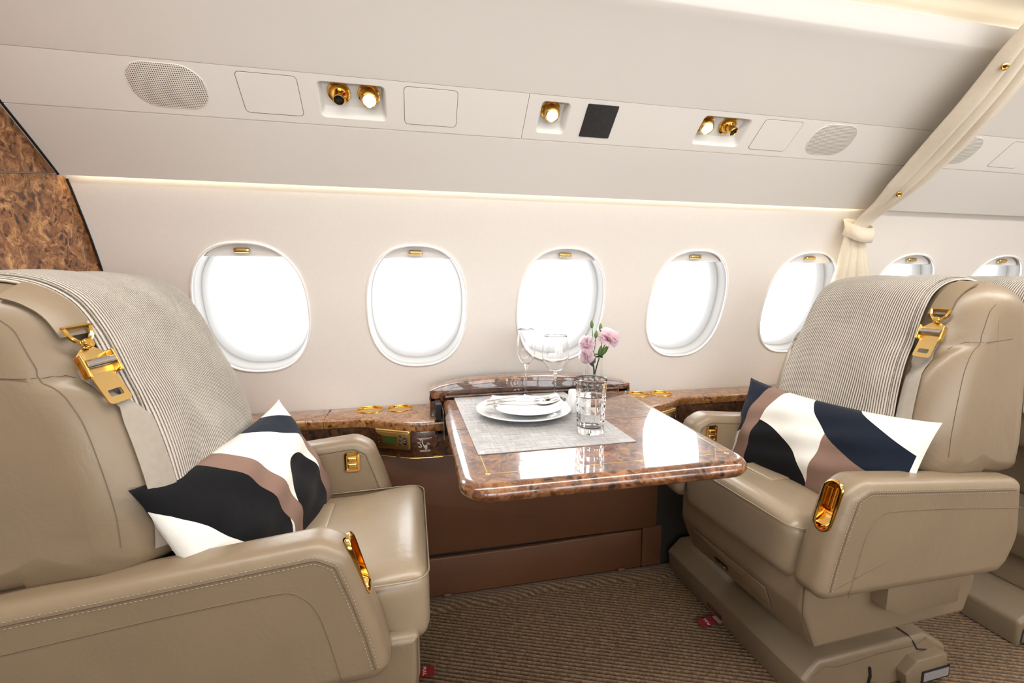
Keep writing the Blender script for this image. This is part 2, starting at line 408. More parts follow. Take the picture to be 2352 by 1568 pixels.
def text(name, s, size, m, parent, loc, X, Y, ext=.0002, align='CENTER'):
    cu = bpy.data.curves.new(name, 'FONT'); cu.body = s; cu.size = size; cu.extrude = ext; cu.align_x = align; cu.align_y = 'CENTER'
    t = bpy.data.objects.new(name, cu); COL.objects.link(t)
    dg = bpy.context.evaluated_depsgraph_get(); me = bpy.data.meshes.new_from_object(t.evaluated_get(dg)); bpy.data.objects.remove(t)
    X = np.array(X, float); Y = np.array(Y, float); X /= np.linalg.norm(X); Y /= np.linalg.norm(Y); Z = np.cross(X, Y)
    V = np.array([v.co[:] for v in me.vertices]); V = place(V, loc, X, Y, Z)
    for v, c in zip(me.vertices, V): v.co = c
    me.materials.clear(); me.materials.append(m); o = bpy.data.objects.new(name, me); COL.objects.link(o); o.parent = parent
    return o
def cut(o, V, Fs):
    """cut a solid out of o for good"""
    c = mesh('cutter', V, Fs, M['gap'], o.parent, smooth=False); md = o.modifiers.new('b', 'BOOLEAN'); md.object = c; md.operation = 'DIFFERENCE'; md.solver = 'EXACT'
    dg = bpy.context.evaluated_depsgraph_get(); dg.update()
    me = bpy.data.meshes.new_from_object(o.evaluated_get(dg)); o.modifiers.clear(); o.data = me; bpy.data.objects.remove(c)
def copy_tree(o, parent=None):
    c = o.copy(); COL.objects.link(c); c.parent = parent
    for ch in [x for x in o.children]: copy_tree(ch, c)
    return c
ident = lambda a, b, v: (a, b, v)
def stadium(L, w, n=12):
    """closed outline of length L along b, width w along a"""
    h = L / 2 - w / 2; P = []
    for t in np.linspace(0, PI, n): P.append((w / 2 * math.cos(t), h + w / 2 * math.sin(t)))
    for t in np.linspace(PI, 2 * PI, n): P.append((w / 2 * math.cos(t), -h + w / 2 * math.sin(t)))
    return np.array(P)
def rrect(x0, x1, y0, y1, r, k=5): return fillet([(x0, y0), (x1, y0), (x1, y1), (x0, y1)], r, k)

# ================================================================ SETTING
X0, X1, XB = -1.7, 4.0, -0.845
WP = np.array([(1.632, .48), (1.625, .55), (1.62, .60), (1.612, .70), (1.592, .80), (1.567, .90), (1.54, 1.0), (1.512, 1.10), (1.475, 1.20), (1.43, 1.30), (1.410, 1.342), (1.406, 1.375), (1.405, 1.40)])
_wp = catmull(WP, 200)
fy = lambda z: np.interp(z, _wp[:, 1], _wp[:, 0])
def wall_pt(x, z, depth=0.0, near=False):
    y = float(fy(z)); dy = (float(fy(z + .01)) - float(fy(z - .01))) / .02
    n = np.array([-1, dy]) / math.hypot(1, dy)
    y, z = y - n[0] * depth, z - n[1] * depth
    return (x, 2 * YC - y if near else y, z)
WZ, WA, WB = .988, .161, .206
def oval(t, k=1.0, ex=2.45):
    c, s = math.cos(t), math.sin(t)
    return (k * WA * math.copysign(abs(c) ** (2 / ex), c), k * WB * .972 * math.copysign(abs(s) ** (2 / ex), s))
def oval_eq(n, k=1.0):
    P = np.array([oval(t, k) for t in np.linspace(0, 2 * PI, 400, endpoint=False)]); return resample(P, n, True)
def wall_with_holes(name, xs, near, m):
    V, Fs = [], []; zlo, zhi = .74, 1.24; N = 72
    for x in xs:
        O = oval_eq(N); rows = []
        R = []
        for a, b in O:   # outer rectangle, same angle
            hx, hz = .49925 / 2, (zhi - WZ if b > 0 else WZ - zlo); k = min(hx / max(abs(a), 1e-9), hz / max(abs(b), 1e-9)); R.append((a * k, b * k))
        R = np.array(R)
        for cx, cz in ((1, zhi - WZ), (1, zlo - WZ), (-1, zhi - WZ), (-1, zlo - WZ)):   # snap to true corners
            p = np.array([cx * .49925 / 2, cz]); R[np.argmin(np.linalg.norm(R - p, axis=1))] = p
        base = len(V)
        for t in np.linspace(0, 1, 7):
            Q = O * (1 - t) + R * t
            for a, b in Q: V.append(wall_pt(x + a, WZ + b, 0, near))
        Fs += grid_faces(7, N, ck=True, off=base)
    xa, xb = min(xs) - .24925, max(xs) + .24925
    def patch(x0, x1, z0, z1, n=10):
        base = len(V)
        for z in np.linspace(z0, z1, n):
            for x in np.linspace(x0, x1, 2): V.append(wall_pt(x, z, 0, near))
        for f in grid_faces(n, 2, off=base): Fs.append(f)
    patch(X0, X1, .49, zlo); patch(X0, X1, zhi, 1.385, 12); patch(X0, xa, zlo, zhi, 16); patch(xb, X1, zlo, zhi, 16)
    o = mesh(name, V, Fs, m, None, recalc=False); return tag(o, kind='structure')
wall = wall_with_holes('wall_far', WX, False, M['wall'])
tag(wall, 'cream cloth cabin side wall with a row of oval windows', kind='structure')
wall_near = wall_with_holes('wall_near', NX, True, M['wall'])

def window(i, x):
    root = empty('window_%d' % (i + 1), wall_pt(x, WZ), kind='structure')
    org = np.array(root.location)
    N = 72
    def ring(k, d, dz=0): return [np.array(wall_pt(x + a, WZ + b + dz, d)) - org for a, b in oval_eq(N, k)]
    def band(name, rs, m):
        V = [p for k, d in rs for p in ring(k, d)]; return mesh(name, V, grid_faces(len(rs), N, ck=True), m, root, recalc=False)
    V, Fs = tube_vf(ring(1.0, -.001), .0042, 8, True, up=(0, -1, -.25)); mesh('rim', V, Fs, M['rim'], root)
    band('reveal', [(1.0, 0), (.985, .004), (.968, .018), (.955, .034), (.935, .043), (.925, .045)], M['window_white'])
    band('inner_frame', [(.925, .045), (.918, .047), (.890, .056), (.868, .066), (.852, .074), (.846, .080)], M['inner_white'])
    P = ring(.86, .070); c = np.mean(P, axis=0); mesh('pane', P, [list(range(N))], M['pane'], root, smooth=False, recalc=False)
    # pulled-up shade: the segment of the oval above a straight chord
    zc = .155
    def seg(d):
        q = [(a, b) for a, b in oval_eq(240, .982) if b > zc]; q.sort(key=lambda p: p[0])
        return [np.array(wall_pt(x + a, WZ + b, d)) - org for a, b in q]
    A, B = seg(.014), seg(.018); n = len(A)
    mesh('shade', A + B, [list(range(n)), list(range(n, 2 * n))[::-1]] + [[i, (i + 1) % n, n + (i + 1) % n, n + i] for i in range(n)], M['shade'], root, auto=30)
    L = [A[0] + np.array([0, -.0005, 0]), A[-1] + np.array([0, -.0005, 0])]
    V, Fs = tube_vf(np.linspace(L[0], L[1], 4), .0014, 6); mesh('shade_edge', V, Fs, M['rim'], root)
    zz = np.array(wall_pt(x - .004, WZ + .176, .008)) - org
    V, Fs = soft_vf(.044, .016, .015, .006, 4); mesh('shade_handle', np.array(V) + zz, Fs, M['gold_satin'], root)
    V, Fs = soft_vf(.034, .004, .004, .0018, 3); mesh('shade_grip', np.array(V) + zz + np.array([0, -.0085, .002]), Fs, M['gold'], root)
for i, x in enumerate(WX): window(i, x)

def prism_x(name, prof, m, x0=X0, x1=X1, parent=None, r=0, auto=35):
    V = [(x, a, b) for x in (x0, x1) for a, b in prof]; n = len(prof)
    return mesh(name, V, [[i, (i + 1) % n, n + (i + 1) % n, n + i] for i in range(n)] + [list(range(n))[::-1], list(range(n, 2 * n))], m, parent, auto=auto)
mir = lambda prof: [(2 * YC - a, b) for a, b in prof]
VAL = [(1.3865, 1.3375), (1.350, 1.3685), (1.312, 1.399), (1.277, 1.4265), (1.243, 1.453), (1.250, 1.461), (1.32, 1.405), (1.378, 1.356), (1.3885, 1.3405)]
tag(prism_x('trim_1', VAL, M['panel']), 'cream valance panel above the windows', kind='structure')
tag(prism_x('trim_3', mir(VAL), M['panel']), kind='structure')
# service panel: a slab along the cabin, local axes x / b (up the slope) / n (towards the cabin)
PT = np.array([0, -.752, .659]); PN = np.array([0, -.659, -.752]); PO = np.array([0, 1.241, 1.4545])
psu_pt = lambda x, b, n=0.0: np.array([x, 0, 0]) + PO + PT * b + PN * n
PB = .1207
def psu_map(a, b, v): return psu_pt(a, b, v)
seam_x = .300
def psu_strip(name, x0, x1, recs):
    """front skin of the service panel with the lamp recesses pressed into it, and its four edges"""
    parts = []; xs = [x0]
    for xa, xb in recs: xs += [xa - .012, xb + .012]
    xs.append(x1)
    for i in range(0, len(xs), 2):
        parts.append(([psu_pt(xs[i], .0006), psu_pt(xs[i + 1], .0006), psu_pt(xs[i + 1], PB - .0006), psu_pt(xs[i], PB - .0006)], [[0, 1, 2, 3]]))
    for xa, xb in recs:
        X_, Y_, b0, b1 = xa - .012, xb + .012, .020, .106; k = 6
        P0 = rrect(xa, xb, b0, b1, .012, k); P1 = rrect(xa + .0035, xb - .0035, b0 + .0035, b1 - .003, .010, k); P2 = rrect(xa + .010, xb - .012, b0 + .018, b1 - .006, .008, k); n = len(P0)
        cor = [(X_, .0006), (Y_, .0006), (Y_, PB - .0006), (X_, PB - .0006)]
        V = [psu_pt(a_, b_) for a_, b_ in P0] + [psu_pt(a_, b_, -.003) for a_, b_ in P1] + [psu_pt(a_, b_, -.022) for a_, b_ in P2] + [psu_pt(*c_) for c_ in cor]
        Fs = grid_faces(3, n, ck=True) + [[2 * n + i for i in range(n)]]
        o_ = 3 * n
        for q in range(4):
            for i in range(k - 1): Fs.append([q * k + i, q * k + i + 1, o_ + q])
            Fs.append([q * k + k - 1, ((q + 1) * k) % n, o_ + (q + 1) % 4, o_ + q])
        parts.append((V, Fs))
    parts.append(([psu_pt(x0, .0006), psu_pt(x1, .0006), psu_pt(x1, .0, -.03), psu_pt(x0, .0, -.03)], [[0, 1, 2, 3]]))
    parts.append(([psu_pt(x0, PB - .0006), psu_pt(x1, PB - .0006), psu_pt(x1, PB, -.03), psu_pt(x0, PB, -.03)], [[0, 1, 2, 3]]))
    for x_ in (x0, x1): parts.append(([psu_pt(x_, 0), psu_pt(x_, PB), psu_pt(x_, PB, -.03), psu_pt(x_, 0, -.03)], [[0, 1, 2, 3]]))
    return tag(mesh(name, *join(parts), M['panel'], None, recalc=False, auto=25), kind='structure')
psu_strip('trim_5', X0, seam_x - .0007, [(-.198, -.044)])
psu_strip('trim_6', seam_x + .0007, 1.655, [(.334, .414), (.797, .950)])
psu_strip('trim_7', 1.6565, X1, [])
prof_near = [(1.241, 1.4545), (1.150, 1.534), (1.18, 1.57), (1.27, 1.49)]
tag(prism_x('trim_4', mir(prof_near), M['panel']), kind='structure')
UP = [tuple(q) for q in catmull([(1.1495, 1.5345), (1.08, 1.578), (1.01, 1.618), (.96, 1.643), (.938, 1.6515)], 14)] + [(.934, 1.656), (.920, 1.692), (.920, 1.697), (.926, 1.699), (.955, 1.68), (1.02, 1.64), (1.17, 1.56)]
tag(prism_x('trim_11', UP, M['panel']), 'cream upper side panel of the cabin ceiling', kind='structure')
tag(prism_x('trim_12', mir(UP), M['panel']), kind='structure')
tag(mesh('ceiling', *box_vf(X0, X1, 2 * YC - 1.10, 1.10, 1.742, 1.76), M['panel'], None, smooth=False), 'flat cream ceiling panel behind the lit cove', kind='structure')
# lit strips: behind the valance lip and in the ceiling cove
c = mesh('trim_13', *box_vf(XB + .02, 1.62, 1.390, 1.399, 1.362, 1.364), M['valance_glow'], None, smooth=False)
tag(c, kind='structure')
c = mesh('trim_14', *box_vf(XB + .02, 3.2, .962, .968, 1.690, 1.712), M['cove'], None, smooth=False); tag(c, kind='structure')
# hidden back closures so no daylight leaks round the trims
for nm, q in (('trim_9', [(1.41, 1.375), (1.28, 1.50), (1.16, 1.60), (.98, 1.72), (.98, 1.76), (1.30, 1.62), (1.46, 1.375)]),):
    tag(prism_x(nm, q, M['panel']), kind='structure'); tag(prism_x('trim_10', mir(q), M['panel']), kind='structure')

# ---- floor: ribbed carpet, the ribs run diagonally
def carpet():
    pitch = .0128; d = np.array([.93, -.37]); d /= np.linalg.norm(d); nrm = np.array([-d[1], d[0]])
    cx, cy = .85, .75; V, Fs = [], []; k = 6
    S = np.arange(-90, 91) * pitch; S = np.arange(-90 * k, 90 * k + 1) * pitch / k
    for s in S:
        h = .0032 * (math.sin(2 * PI * s / pitch)) - .0032
        for t in (-1.75, 1.75):
            p = np.array([cx, cy]) + nrm * s + d * t; V.append((p[0], p[1], h))
    return V, grid_faces(len(S), 2)
fl = mesh('floor', *box_vf(X0, X1, 2 * YC - 1.62, 1.62, -.06, -.006), M['carpet'], None, smooth=False); tag(fl, 'brown ribbed carpet on the cabin floor', kind='structure')
V, Fs = carpet(); V = np.array(V); cc = mesh('ribbed_carpet', V, Fs, M['carpet'], fl, recalc=False); cc['kind'] = 'stuff'
# plush carpet edge along the side wall
E_ = []; xs = np.linspace(XB, 1.9, 90)
for x in xs:
    w = .055 + .010 * math.sin(x * 9) + .008 * math.sin(x * 23 + 1)
    for k_ in range(7):
        t = k_ / 6; E_.append((x, 1.452 - w * t, .002 + .012 * math.sin(PI * min(1, .25 + .75 * t)) + .002 * math.sin(x * 40 + t * 5) * t - .006 * (t == 1)))
mesh('carpet_edge', E_, grid_faces(90, 7), M['carpet'], fl, recalc=False)

# ---- lower side wall: brown leather dado and kick panel
dado = empty('baseboard_far', (0, 1.45, 0), kind='structure')
def dado_box(name, x0, x1, z0, z1, y, m, r=.004):
    V, Fs = extr_vf(rrect(x0, x1, z0, z1, r, 4), 0, .02, .004, .001, lambda a, b, v: (a, y - 1.45 + v, b), mid=0, k=3)
    return mesh(name, V, Fs, m, dado, auto=45)
dado_box('dado_panel', -.85, .876, .166, .536, 1.449, M['leather_brown'])
# kick panel with a gently sagging top edge
xs = np.linspace(-.85, .816, 40); top = [(x, .160 - .012 * math.exp(-((x - .35) / .35) ** 2) * 0 - .010 * (1 - math.exp(-((x - .82) / .35) ** 2))) for x in xs]
V, Fs = extr_vf(np.array([(.816, .012), *top[::-1], (-.85, .012)]), 0, .02, .004, .001, lambda a, b, v: (a, -.001 + v, b), mid=0, k=3)
mesh('kick_panel', V, Fs, M['leather_brown'], dado, auto=45)
dado_box('dado_return', .8205, .90, .012, .166, 1.449, M['leather_brown'])
mesh('dado_core', *box_vf(-.85, 1.7, .02, .16, 0, .53), M['gap'], dado, smooth=False)
dado_box('dado_corner', .878, 1.70, .012, .536, 1.485, M['leather_brown'])
for x in (.095, .735):
    V, Fs = soft_vf(.03, .012, .022, .005, 4); mesh('foot_clip', np.array(V) + np.array([x, -.006, .012]), Fs, M['leather_brown'], dado)

# ---- bulkhead of burl at the left, and the cabin's ends
YI = .62
edge = [tuple(p) for p in _wp if p[1] < 1.372]
low = [(YI, .0), (1.46, .0), (1.46, .5)] + [p for p in edge[::6] if p[1] < 1.338] + [(1.410, 1.338), (1.386, 1.338), (YI, 1.179)]
upp = [(YI, 1.183), (1.384, 1.3415), (1.312, 1.400), (1.242, 1.455), (1.150, 1.535), (.935, 1.653), (.92, 1.695), (.92, 1.742), (YI, 1.742)]
bh = empty('wall_left', (XB, 1.2, 0), kind='structure')
def bh_slab(name, P, dx, m):
    V, Fs = extr_vf(np.array(P), -.03, 0, 0, .0015, lambda a, b, v: (v + dx, a - 1.2, b), mid=0, k=3); return mesh(name, V, Fs, m, bh, auto=40)
bh_slab('bulkhead_panel', low, 0, M['burl_wall']); bh_slab('bulkhead_panel', upp, -.004, M['burl_wall'])
g = [(0.002, a - 1.2 - .001, b) for a, b in [p for p in edge if .6 < p[1] < 1.338]]
tube('gasket', g, .0028, M['black'], bh, n=6)
tube('gasket', [(0.002, a - 1.2, b) for a, b in [(1.384, 1.338), (1.312, 1.398), (1.242, 1.453), (1.15, 1.533), (1.0, 1.622), (.935, 1.657)]], .0028, M['black'], bh, n=6)
tag(mesh('wall_end_left', *box_vf(X0 - .03, X0, 2 * YC - 1.63, 1.63, 0, 1.75), M['wall'], None, smooth=False), kind='structure')
tag(mesh('wall_end_right', *box_vf(X1, X1 + .03, 2 * YC - 1.63, 1.63, 0, 1.75), M['wall'], None, smooth=False), kind='structure')
tag(mesh('wall_near_lower', *box_vf(X0, X1, 2 * YC - 1.63, 2 * YC - 1.56, 0, .50), M['leather_brown'], None, smooth=False), kind='structure')
tag(mesh('wall_far_lower', *box_vf(X0, X1, 1.60, 1.64, 0, .50), M['leather_brown'], None, smooth=False), kind='structure')

# ================================================================ SEATS
# seat frame: u forward, v towards the aisle, z up. sgn=+1 faces +x, sgn=-1 faces -x.
BACK = catmull([(-.145, .622), (-.127, .65), (-.128, .735), (-.157, .86), (-.187, .93), (-.217, 1.0), (-.247, 1.045), (-.295, 1.071), (-.36, 1.075), (-.42, 1.056), (-.452, 1.01), (-.460, .9), (-.452, .75), (-.446, .64), (-.418, .600), (-.27, .596), (-.175, .603)], 150, True)
BW, BR = .252, .082
_sp = np.array([(-.272, .70), (-.295, .80), (-.328, .96), (-.335, .985)]); _sp = resample(_sp, 40)
bN = np.array([(lambda q: q / np.linalg.norm(q) * min(1, .8 * np.linalg.norm(q) / (BR + .003)))(p - _sp[np.argmin(np.linalg.norm(_sp - p, axis=1))]) for p in BACK])
bT = normals2(BACK)
def sstep(a, b, x):
    t = max(0, min(1, (x - a) / (b - a))); return t * t * (3 - 2 * t)
def b_taper(z): return 1 - .10 * sstep(.66, 1.06, z)
def b_disp(a, z, v):
    """front of the back: dished middle, full side wings up to the neck seam"""
    if a < -.30 and z < 1.05: return 0
    front = 1 - sstep(1.03, 1.075, z); front = front if a > -.31 else 0
    av = abs(v)
    dish = -.020 * (1 - sstep(.11, .19, av)) * front
    neck = .935 - .075 * (1 - sstep(.165, .235, av))
    wing = .010 * sstep(.15, .19, av) * (1 - sstep(.235, .252, av) * .6) * (1 - sstep(neck - .03, neck, z))
    crease = -.008 * math.exp(-((z - neck) / .010) ** 2) * sstep(.14, .17, av)
    head = -.010 * sstep(.12, .20, av) * math.exp(-((z - .965) / .05) ** 2)
    return dish + (wing + crease + head) * front
def b_d(v):
    av = abs(v); t = av - (BW - BR)
    return 0 if t <= 0 else BR - math.sqrt(max(0, BR * BR - min(t, BR) ** 2))
bs = np.r_[0, np.cumsum(np.linalg.norm(np.diff(np.vstack([BACK, BACK[0]]), axis=0), axis=1))]
def back_at(s, v, off=0.0, plain=False):
    """point on the backrest at arc position s (0 at the front foot, growing upwards), lateral v"""
    s = s % bs[-1]; P = np.vstack([BACK, BACK[0]]); N = np.vstack([bN, bN[0]])
    p = np.array([np.interp(s, bs, P[:, 0]), np.interp(s, bs, P[:, 1])]); n = np.array([np.interp(s, bs, N[:, 0]), np.interp(s, bs, N[:, 1])])
    q = p - n * b_d(v); q = q + n * ((-.006 if plain else b_disp(q[0], q[1], v)) + off)
    return np.array([q[0], v * b_taper(q[1]), q[1]])
def s_of_front(z):
    i = [k for k in range(len(BACK)) if BACK[k, 0] > -.30 and BACK[k, 1] > .64]
    return float(np.interp(z, BACK[i, 1], bs[i]))
ARM = fillet([(-.345, .405), (-.318, .383), (.20, .405), (.222, .425), (.205, .50), (.186, .565), (.160, .640), (.118, .664), (-.36, .616), (-.378, .47)], [.02, .03, .02, .015, .1, .1, .03, .05, .02, .1], 6)
ARM = resample(ARM, 130, True)
AHW, ATH, ARO, ARI = .2875, .080, .026, .026

def rot_frame(L):   # columns -> for soft(rot=)
    return np.array(L).T
def make_seat(name, loc, rz, sgn, ext=0.0, plinth_ext=0.0, label='', cover='near', belt_v=.184):
    root = empty(name, loc, rz, label=label, cat='seat', group='leather club seats')
    m = lambda u, v, z: (sgn * u, -v, z)
    mv = lambda P: [m(*p) for p in P]
    # backrest
    V, Fs = extr_vf(BACK, -BW, BW, BR, BR, lambda a, b, v: m(a, v * b_taper(b), b), disp=b_disp, mid=26, k=9, N=bN)
    back = mesh('backrest', V, Fs, M['leather'], root)
    side = BACK - bN * (BR + .0)
    for w in (-1, 1):
        i0 = [k for k in range(len(BACK)) if BACK[k, 0] > -.35 and .655 < BACK[k, 1] < 1.06 and BACK[k, 0] > -.31]
        P = [m(*back_at(bs[k], w * (BW - .006), .0006)) for k in i0]
        tube('seam', P, .0008, M['seam'], back, n=5)
        sn = s_of_front(.952)
        P = []
        for t in np.linspace(0, 1, 22):
            v = w * (BW - .004 - t * .092); z = .935 - .075 * (1 - sstep(.165, .235, abs(v)))
            # height is measured on the rounded edge: step down the arc until it fits
            s = min(np.linspace(s_of_front(.70), s_of_front(1.03), 140), key=lambda q: abs(back_at(q, v)[2] - z)); P.append(m(*back_at(s, v, .0004)))
        tube('seam', P, .0008, M['seam'], back, n=5)
        a = np.array(back_at(s_of_front(.952), w * (BW - .002))); z0 = P[0][2]
        P = [m(u, w * (BW + .0004) * b_taper(z0), z0 + .006 * t_) for t_, u in zip(np.linspace(0, 1, 10), np.linspace(-.268, -.352, 10))]
        tube('seam', P, .0008, M['seam'], back, n=5)
    # lower back between the arms
    soft('lower_back', (.17, .40, .24), .03, M['leather'], root, loc=m(-.235, 0, .545), n=5)
    # armrests
    for w, near in ((1, True), (-1, False)):
        va, vb = (AHW - ATH, AHW) if near else (-AHW, -AHW + ATH)
        V, Fs = extr_vf(ARM, va, vb, ARI, ARO, lambda a, b, v: m(a, v, b), mid=2, k=6)
        arm = mesh('armrest', V, Fs, M['leather'], root, auto=60)
        N2 = normals2(ARM)
        for vv, sg in ((va, -1), (vb, 1)):
            C = ARM - N2 * .0235; keep = [k for k in range(len(C)) if C[k, 0] > -.33 and (C[k, 1] > .57 or (C[k, 0] > .02 and C[k, 1] > .43)) and N2[k, 1] > -.3]
            k0 = next((i for i in range(1, len(keep)) if keep[i] - keep[i - 1] != 1), 0); keep = keep[k0:] + keep[:k0]
            tube('seam', [m(C[k, 0], vv + sg * (.0003), C[k, 1]) for k in keep], .0012, M['seam'], arm, n=5)
            for off in (.019, .029):
                C = ARM - N2 * off; L = [m(C[k, 0], vv + sg * (-.0006 if off < .02 else .0002), C[k, 1]) for k in keep]
                L = resample(np.array(L), 200); parts = [tube_vf(L[i:i + 2], .0006, 4) for i in range(0, 198, 2)]
                st = mesh('stitching', *join(parts), M['stitch'], arm); st['kind'] = 'stuff'
        vo = vb if near else va
        ln = catmull([(-.36, .548), (-.2, .567), (-.074, .581), (.055, .591), (.085, .583), (.108, .556), (.124, .505), (.145, .41)], 60)
        sg = 1 if near else -1
        tube('panel_seam', [m(a, vo + sg * .0001, b) for a, b in ln], .0008, M['seam'], arm, n=5)
        if near:
            # gold recessed recline handle on the sloping front
            ctr = np.array([.1725, AHW - ATH / 2, .600]); tx = np.array([-.27, 0, .963]); nx = np.array([.963, 0, .27]); yv = np.array([0, 1, 0])
            S0 = stadium(.118, .044); S1 = stadium(.102, .030); S2 = stadium(.098, .027); S3 = stadium(.090, .020)
            def loc3(P, h): return [ctr + yv * a + tx * b + nx * h for a, b in P]
            cutV = mv(loc3(S1 * 1.01, .03) + loc3(S1 * 1.01, -.024)); n = len(S1)
            cut(arm, cutV, grid_faces(2, n, ck=True) + [list(range(n))[::-1], list(range(n, 2 * n))])
            rim = mv(loc3(S0, -.002) + loc3(S0, .0015) + loc3(S0 * .97, .0035) + loc3((S0 + S1) / 2, .0042) + loc3(S1, .003) + loc3(S1 * .985, -.004) + loc3(S2, -.016) + loc3(S3, -.0215))
            FF = grid_faces(8, n, ck=True) + [[7 * n + i for i in range(n)]]
            hb = mesh('handle_bezel', rim, FF, M['gold'], arm, auto=40)
            V, Fs = soft_vf(.026, .030, .006, .003, 4, fn=lambda x, y, z: (x, y, z + .012 * (.5 - (y / .03)) ** 2 * 1.6))
            V = [ctr + yv * p[0] + tx * (p[1] - .026) + nx * (p[2] - .014) for p in V]; mesh('recline_lever', mv(V), Fs, M['gold'], arm)
            for q in (-.007, 0, .007): tube('handle_rib', mv([ctr + yv * q + tx * t - nx * .0205 for t in (-.005, .040)]), .0022, M['gold'], arm, n=6)
            arm.data.set_sharp_from_angle(angle=math.radians(60))
        else:
            cb = np.array([.108, vb + .001, .606])
            P = rrect(-.019, .019, -.026, .026, .007); Q = rrect(-.014, .014, -.021, .021, .005)
            n = len(P); L = lambda S, h: [m(cb[0] + a, cb[1] + h, cb[2] + b) for a, b in S]
            hb = mesh('button_bezel', L(P, -.002) + L(P, .003) + L(Q, .004) + L(Q, .0005), grid_faces(4, n, ck=True) + [[3 * n + i for i in range(n)]], M['gold'], arm, auto=40)
            for dz in (-.010, .006): mesh('button_key', *(lambda VF: (mv(np.array(VF[0]) + cb + np.array([0, .003, dz])), VF[1]))(soft_vf(.024, .006, .013, .0028, 3)), M['gold_satin'], arm)
    # cushion
    f = .205 + ext
    L = f + .19; cu = f - L / 2
    def cfn(x, y, z):
        z = z + .010 * (1 - (y / .21) ** 2) * (z > 0) - .012 * (z > 0) * sstep(.10, .17, x - (L / 2 - .17) + 0) * 0
        t = (x / (L / 2))
        return (x, y * (1 + .0 * t), z + .018 * sstep(.2, 1, t) * (z > 0) - (.028 * sstep(.45, 1, t)) * (z < 0))
    V, Fs = soft_vf(L, .412, .105, .036, 9, (0, 0, .008), cfn)
    V = [(p[0] + cu, p[1], p[2] + .468) for p in V]
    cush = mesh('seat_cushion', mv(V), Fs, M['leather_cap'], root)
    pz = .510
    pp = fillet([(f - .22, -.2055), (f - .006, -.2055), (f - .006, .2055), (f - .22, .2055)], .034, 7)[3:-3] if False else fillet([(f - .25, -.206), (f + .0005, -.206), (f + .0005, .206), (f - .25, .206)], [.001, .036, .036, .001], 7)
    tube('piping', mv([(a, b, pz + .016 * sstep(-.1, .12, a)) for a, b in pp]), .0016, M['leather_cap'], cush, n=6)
    fl_ = soft('cushion_flap', (.075, .12, .010), .004, M['leather_cap'], root, loc=m(.040, -.055, .537), n=4)
    # seat box
    bx = .0 + ext * .9
    Pb = fillet([(-.33, .235), (.148 + bx, .235), (.192 + bx, .34), (.192 + bx, .43), (-.30, .43), (-.36, .33)], [.02, .012, .05, .01, .01, .03], 5)
    V, Fs = extr_vf(Pb, -.225, .225, .014, .014, lambda a, b, v: m(a, v, b), mid=0, k=4); body = mesh('seat_box', V, Fs, M['leather'], root, auto=50)
    tube('seam', mv([(.1505 + bx - .003, .2235, .243), (.19 + bx - .002, .2235, .335), (.1905 + bx - .001, .2235, .425)]), .0012, M['seam'], body, n=5)
    # drawer in the sloping front
    a0 = np.array([.160 + bx, 0, .2635]); a1 = np.array([.186 + bx, 0, .326]); ty = (a1 - a0) / np.linalg.norm(a1 - a0); nn = np.array([ty[2], 0, -ty[0]])
    def on_front(y, h, n_): return m(*(a0 + ty * h + nn * n_ + np.array([0, y, 0])))
    P = rrect(-.17, .115, .004, .066, .006)
    V, Fs = extr_vf(P, -.004, .003, .0, .0012, lambda a, b, v: on_front(a, b, v), mid=0, k=3); dr = mesh('drawer', V, Fs, M['leather'], root, auto=45)
    P = rrect(-.1715, .1165, .0025, .0675, .007); V, Fs = extr_vf(P, -.004, .0008, 0, 0, lambda a, b, v: on_front(a, b, v), mid=0, k=2); mesh('drawer_gap', V, Fs, M['gap'], dr, smooth=False)
    V, Fs = soft_vf(.052, .016, .006, .002, 3); mesh('drawer_latch', [on_front(p[0] - .06, p[1] + .012, p[2] + .003) for p in V], Fs, M['black'], dr)
    V, Fs = soft_vf(.020, .009, .004, .0015, 3); mesh('latch_catch', [on_front(p[0] - .052, p[1] + .010, p[2] + .0065) for p in V], Fs, M['gold_satin'], dr)
    # mechanism cover on the side, under the aisle arm
    P = fillet([(-.235, .312), (-.055, .312), (-.005, .335), (-.005, .40), (-.235, .40)], .003, 2)
    V, Fs = extr_vf(P, .215, .262, .0, .003, lambda a, b, v: m(a, v, b), mid=0, k=3); mesh('side_cover', V, Fs, M['leather'], root, auto=30)
    # plinth on the floor rails
    px = plinth_ext
    Pp = fillet([(-.40, .0), (.082 + px, .0), (.094 + px, .083), (.045 + px, .128), (-.20, .128), (-.32, .125), (-.40, .075)], [.003, .003, .006, .02, .03, .03, .02], 4)
    V, Fs = extr_vf(Pp, -.425, .160, .006, .012, lambda a, b, v: m(a, v, b), mid=0, k=4); pl = mesh('plinth', V, Fs, M['leather'], root, auto=40)
    V, Fs = extr_vf(fillet([(-.30, .125), (.0 + px, .125), (-.02 + px, .24), (-.28, .24)], .01, 3), -.17, .12, .006, .006, lambda a, b, v: m(a, v, b), mid=0, k=3); mesh('pedestal', V, Fs, M['leather'], root, auto=40)
    P = catmull([(.07 + px, .088), (.03 + px, .108), (-.02 + px, .100), (-.15 + px, .106), (-.27, .104), (-.315, .118)], 40)
    tube('seam', mv([(a, .1603, b) for a, b in P]), .0012, M['seam'], pl, n=5)
    tube('seam', mv([(-.262, v, .1285) for v in np.linspace(-.42, .15, 8)] + [(-.268, .1605, .115), (-.285, .161, .09), (-.33, .161, .078), (-.385, .161, .05), (-.39, .161, .012)]), .0022, M['gap'], pl, n=5)
    P = fillet([(-.375, .012), (-.225, .012), (-.215, .05), (-.25, .082), (-.36, .082)], .004, 3)
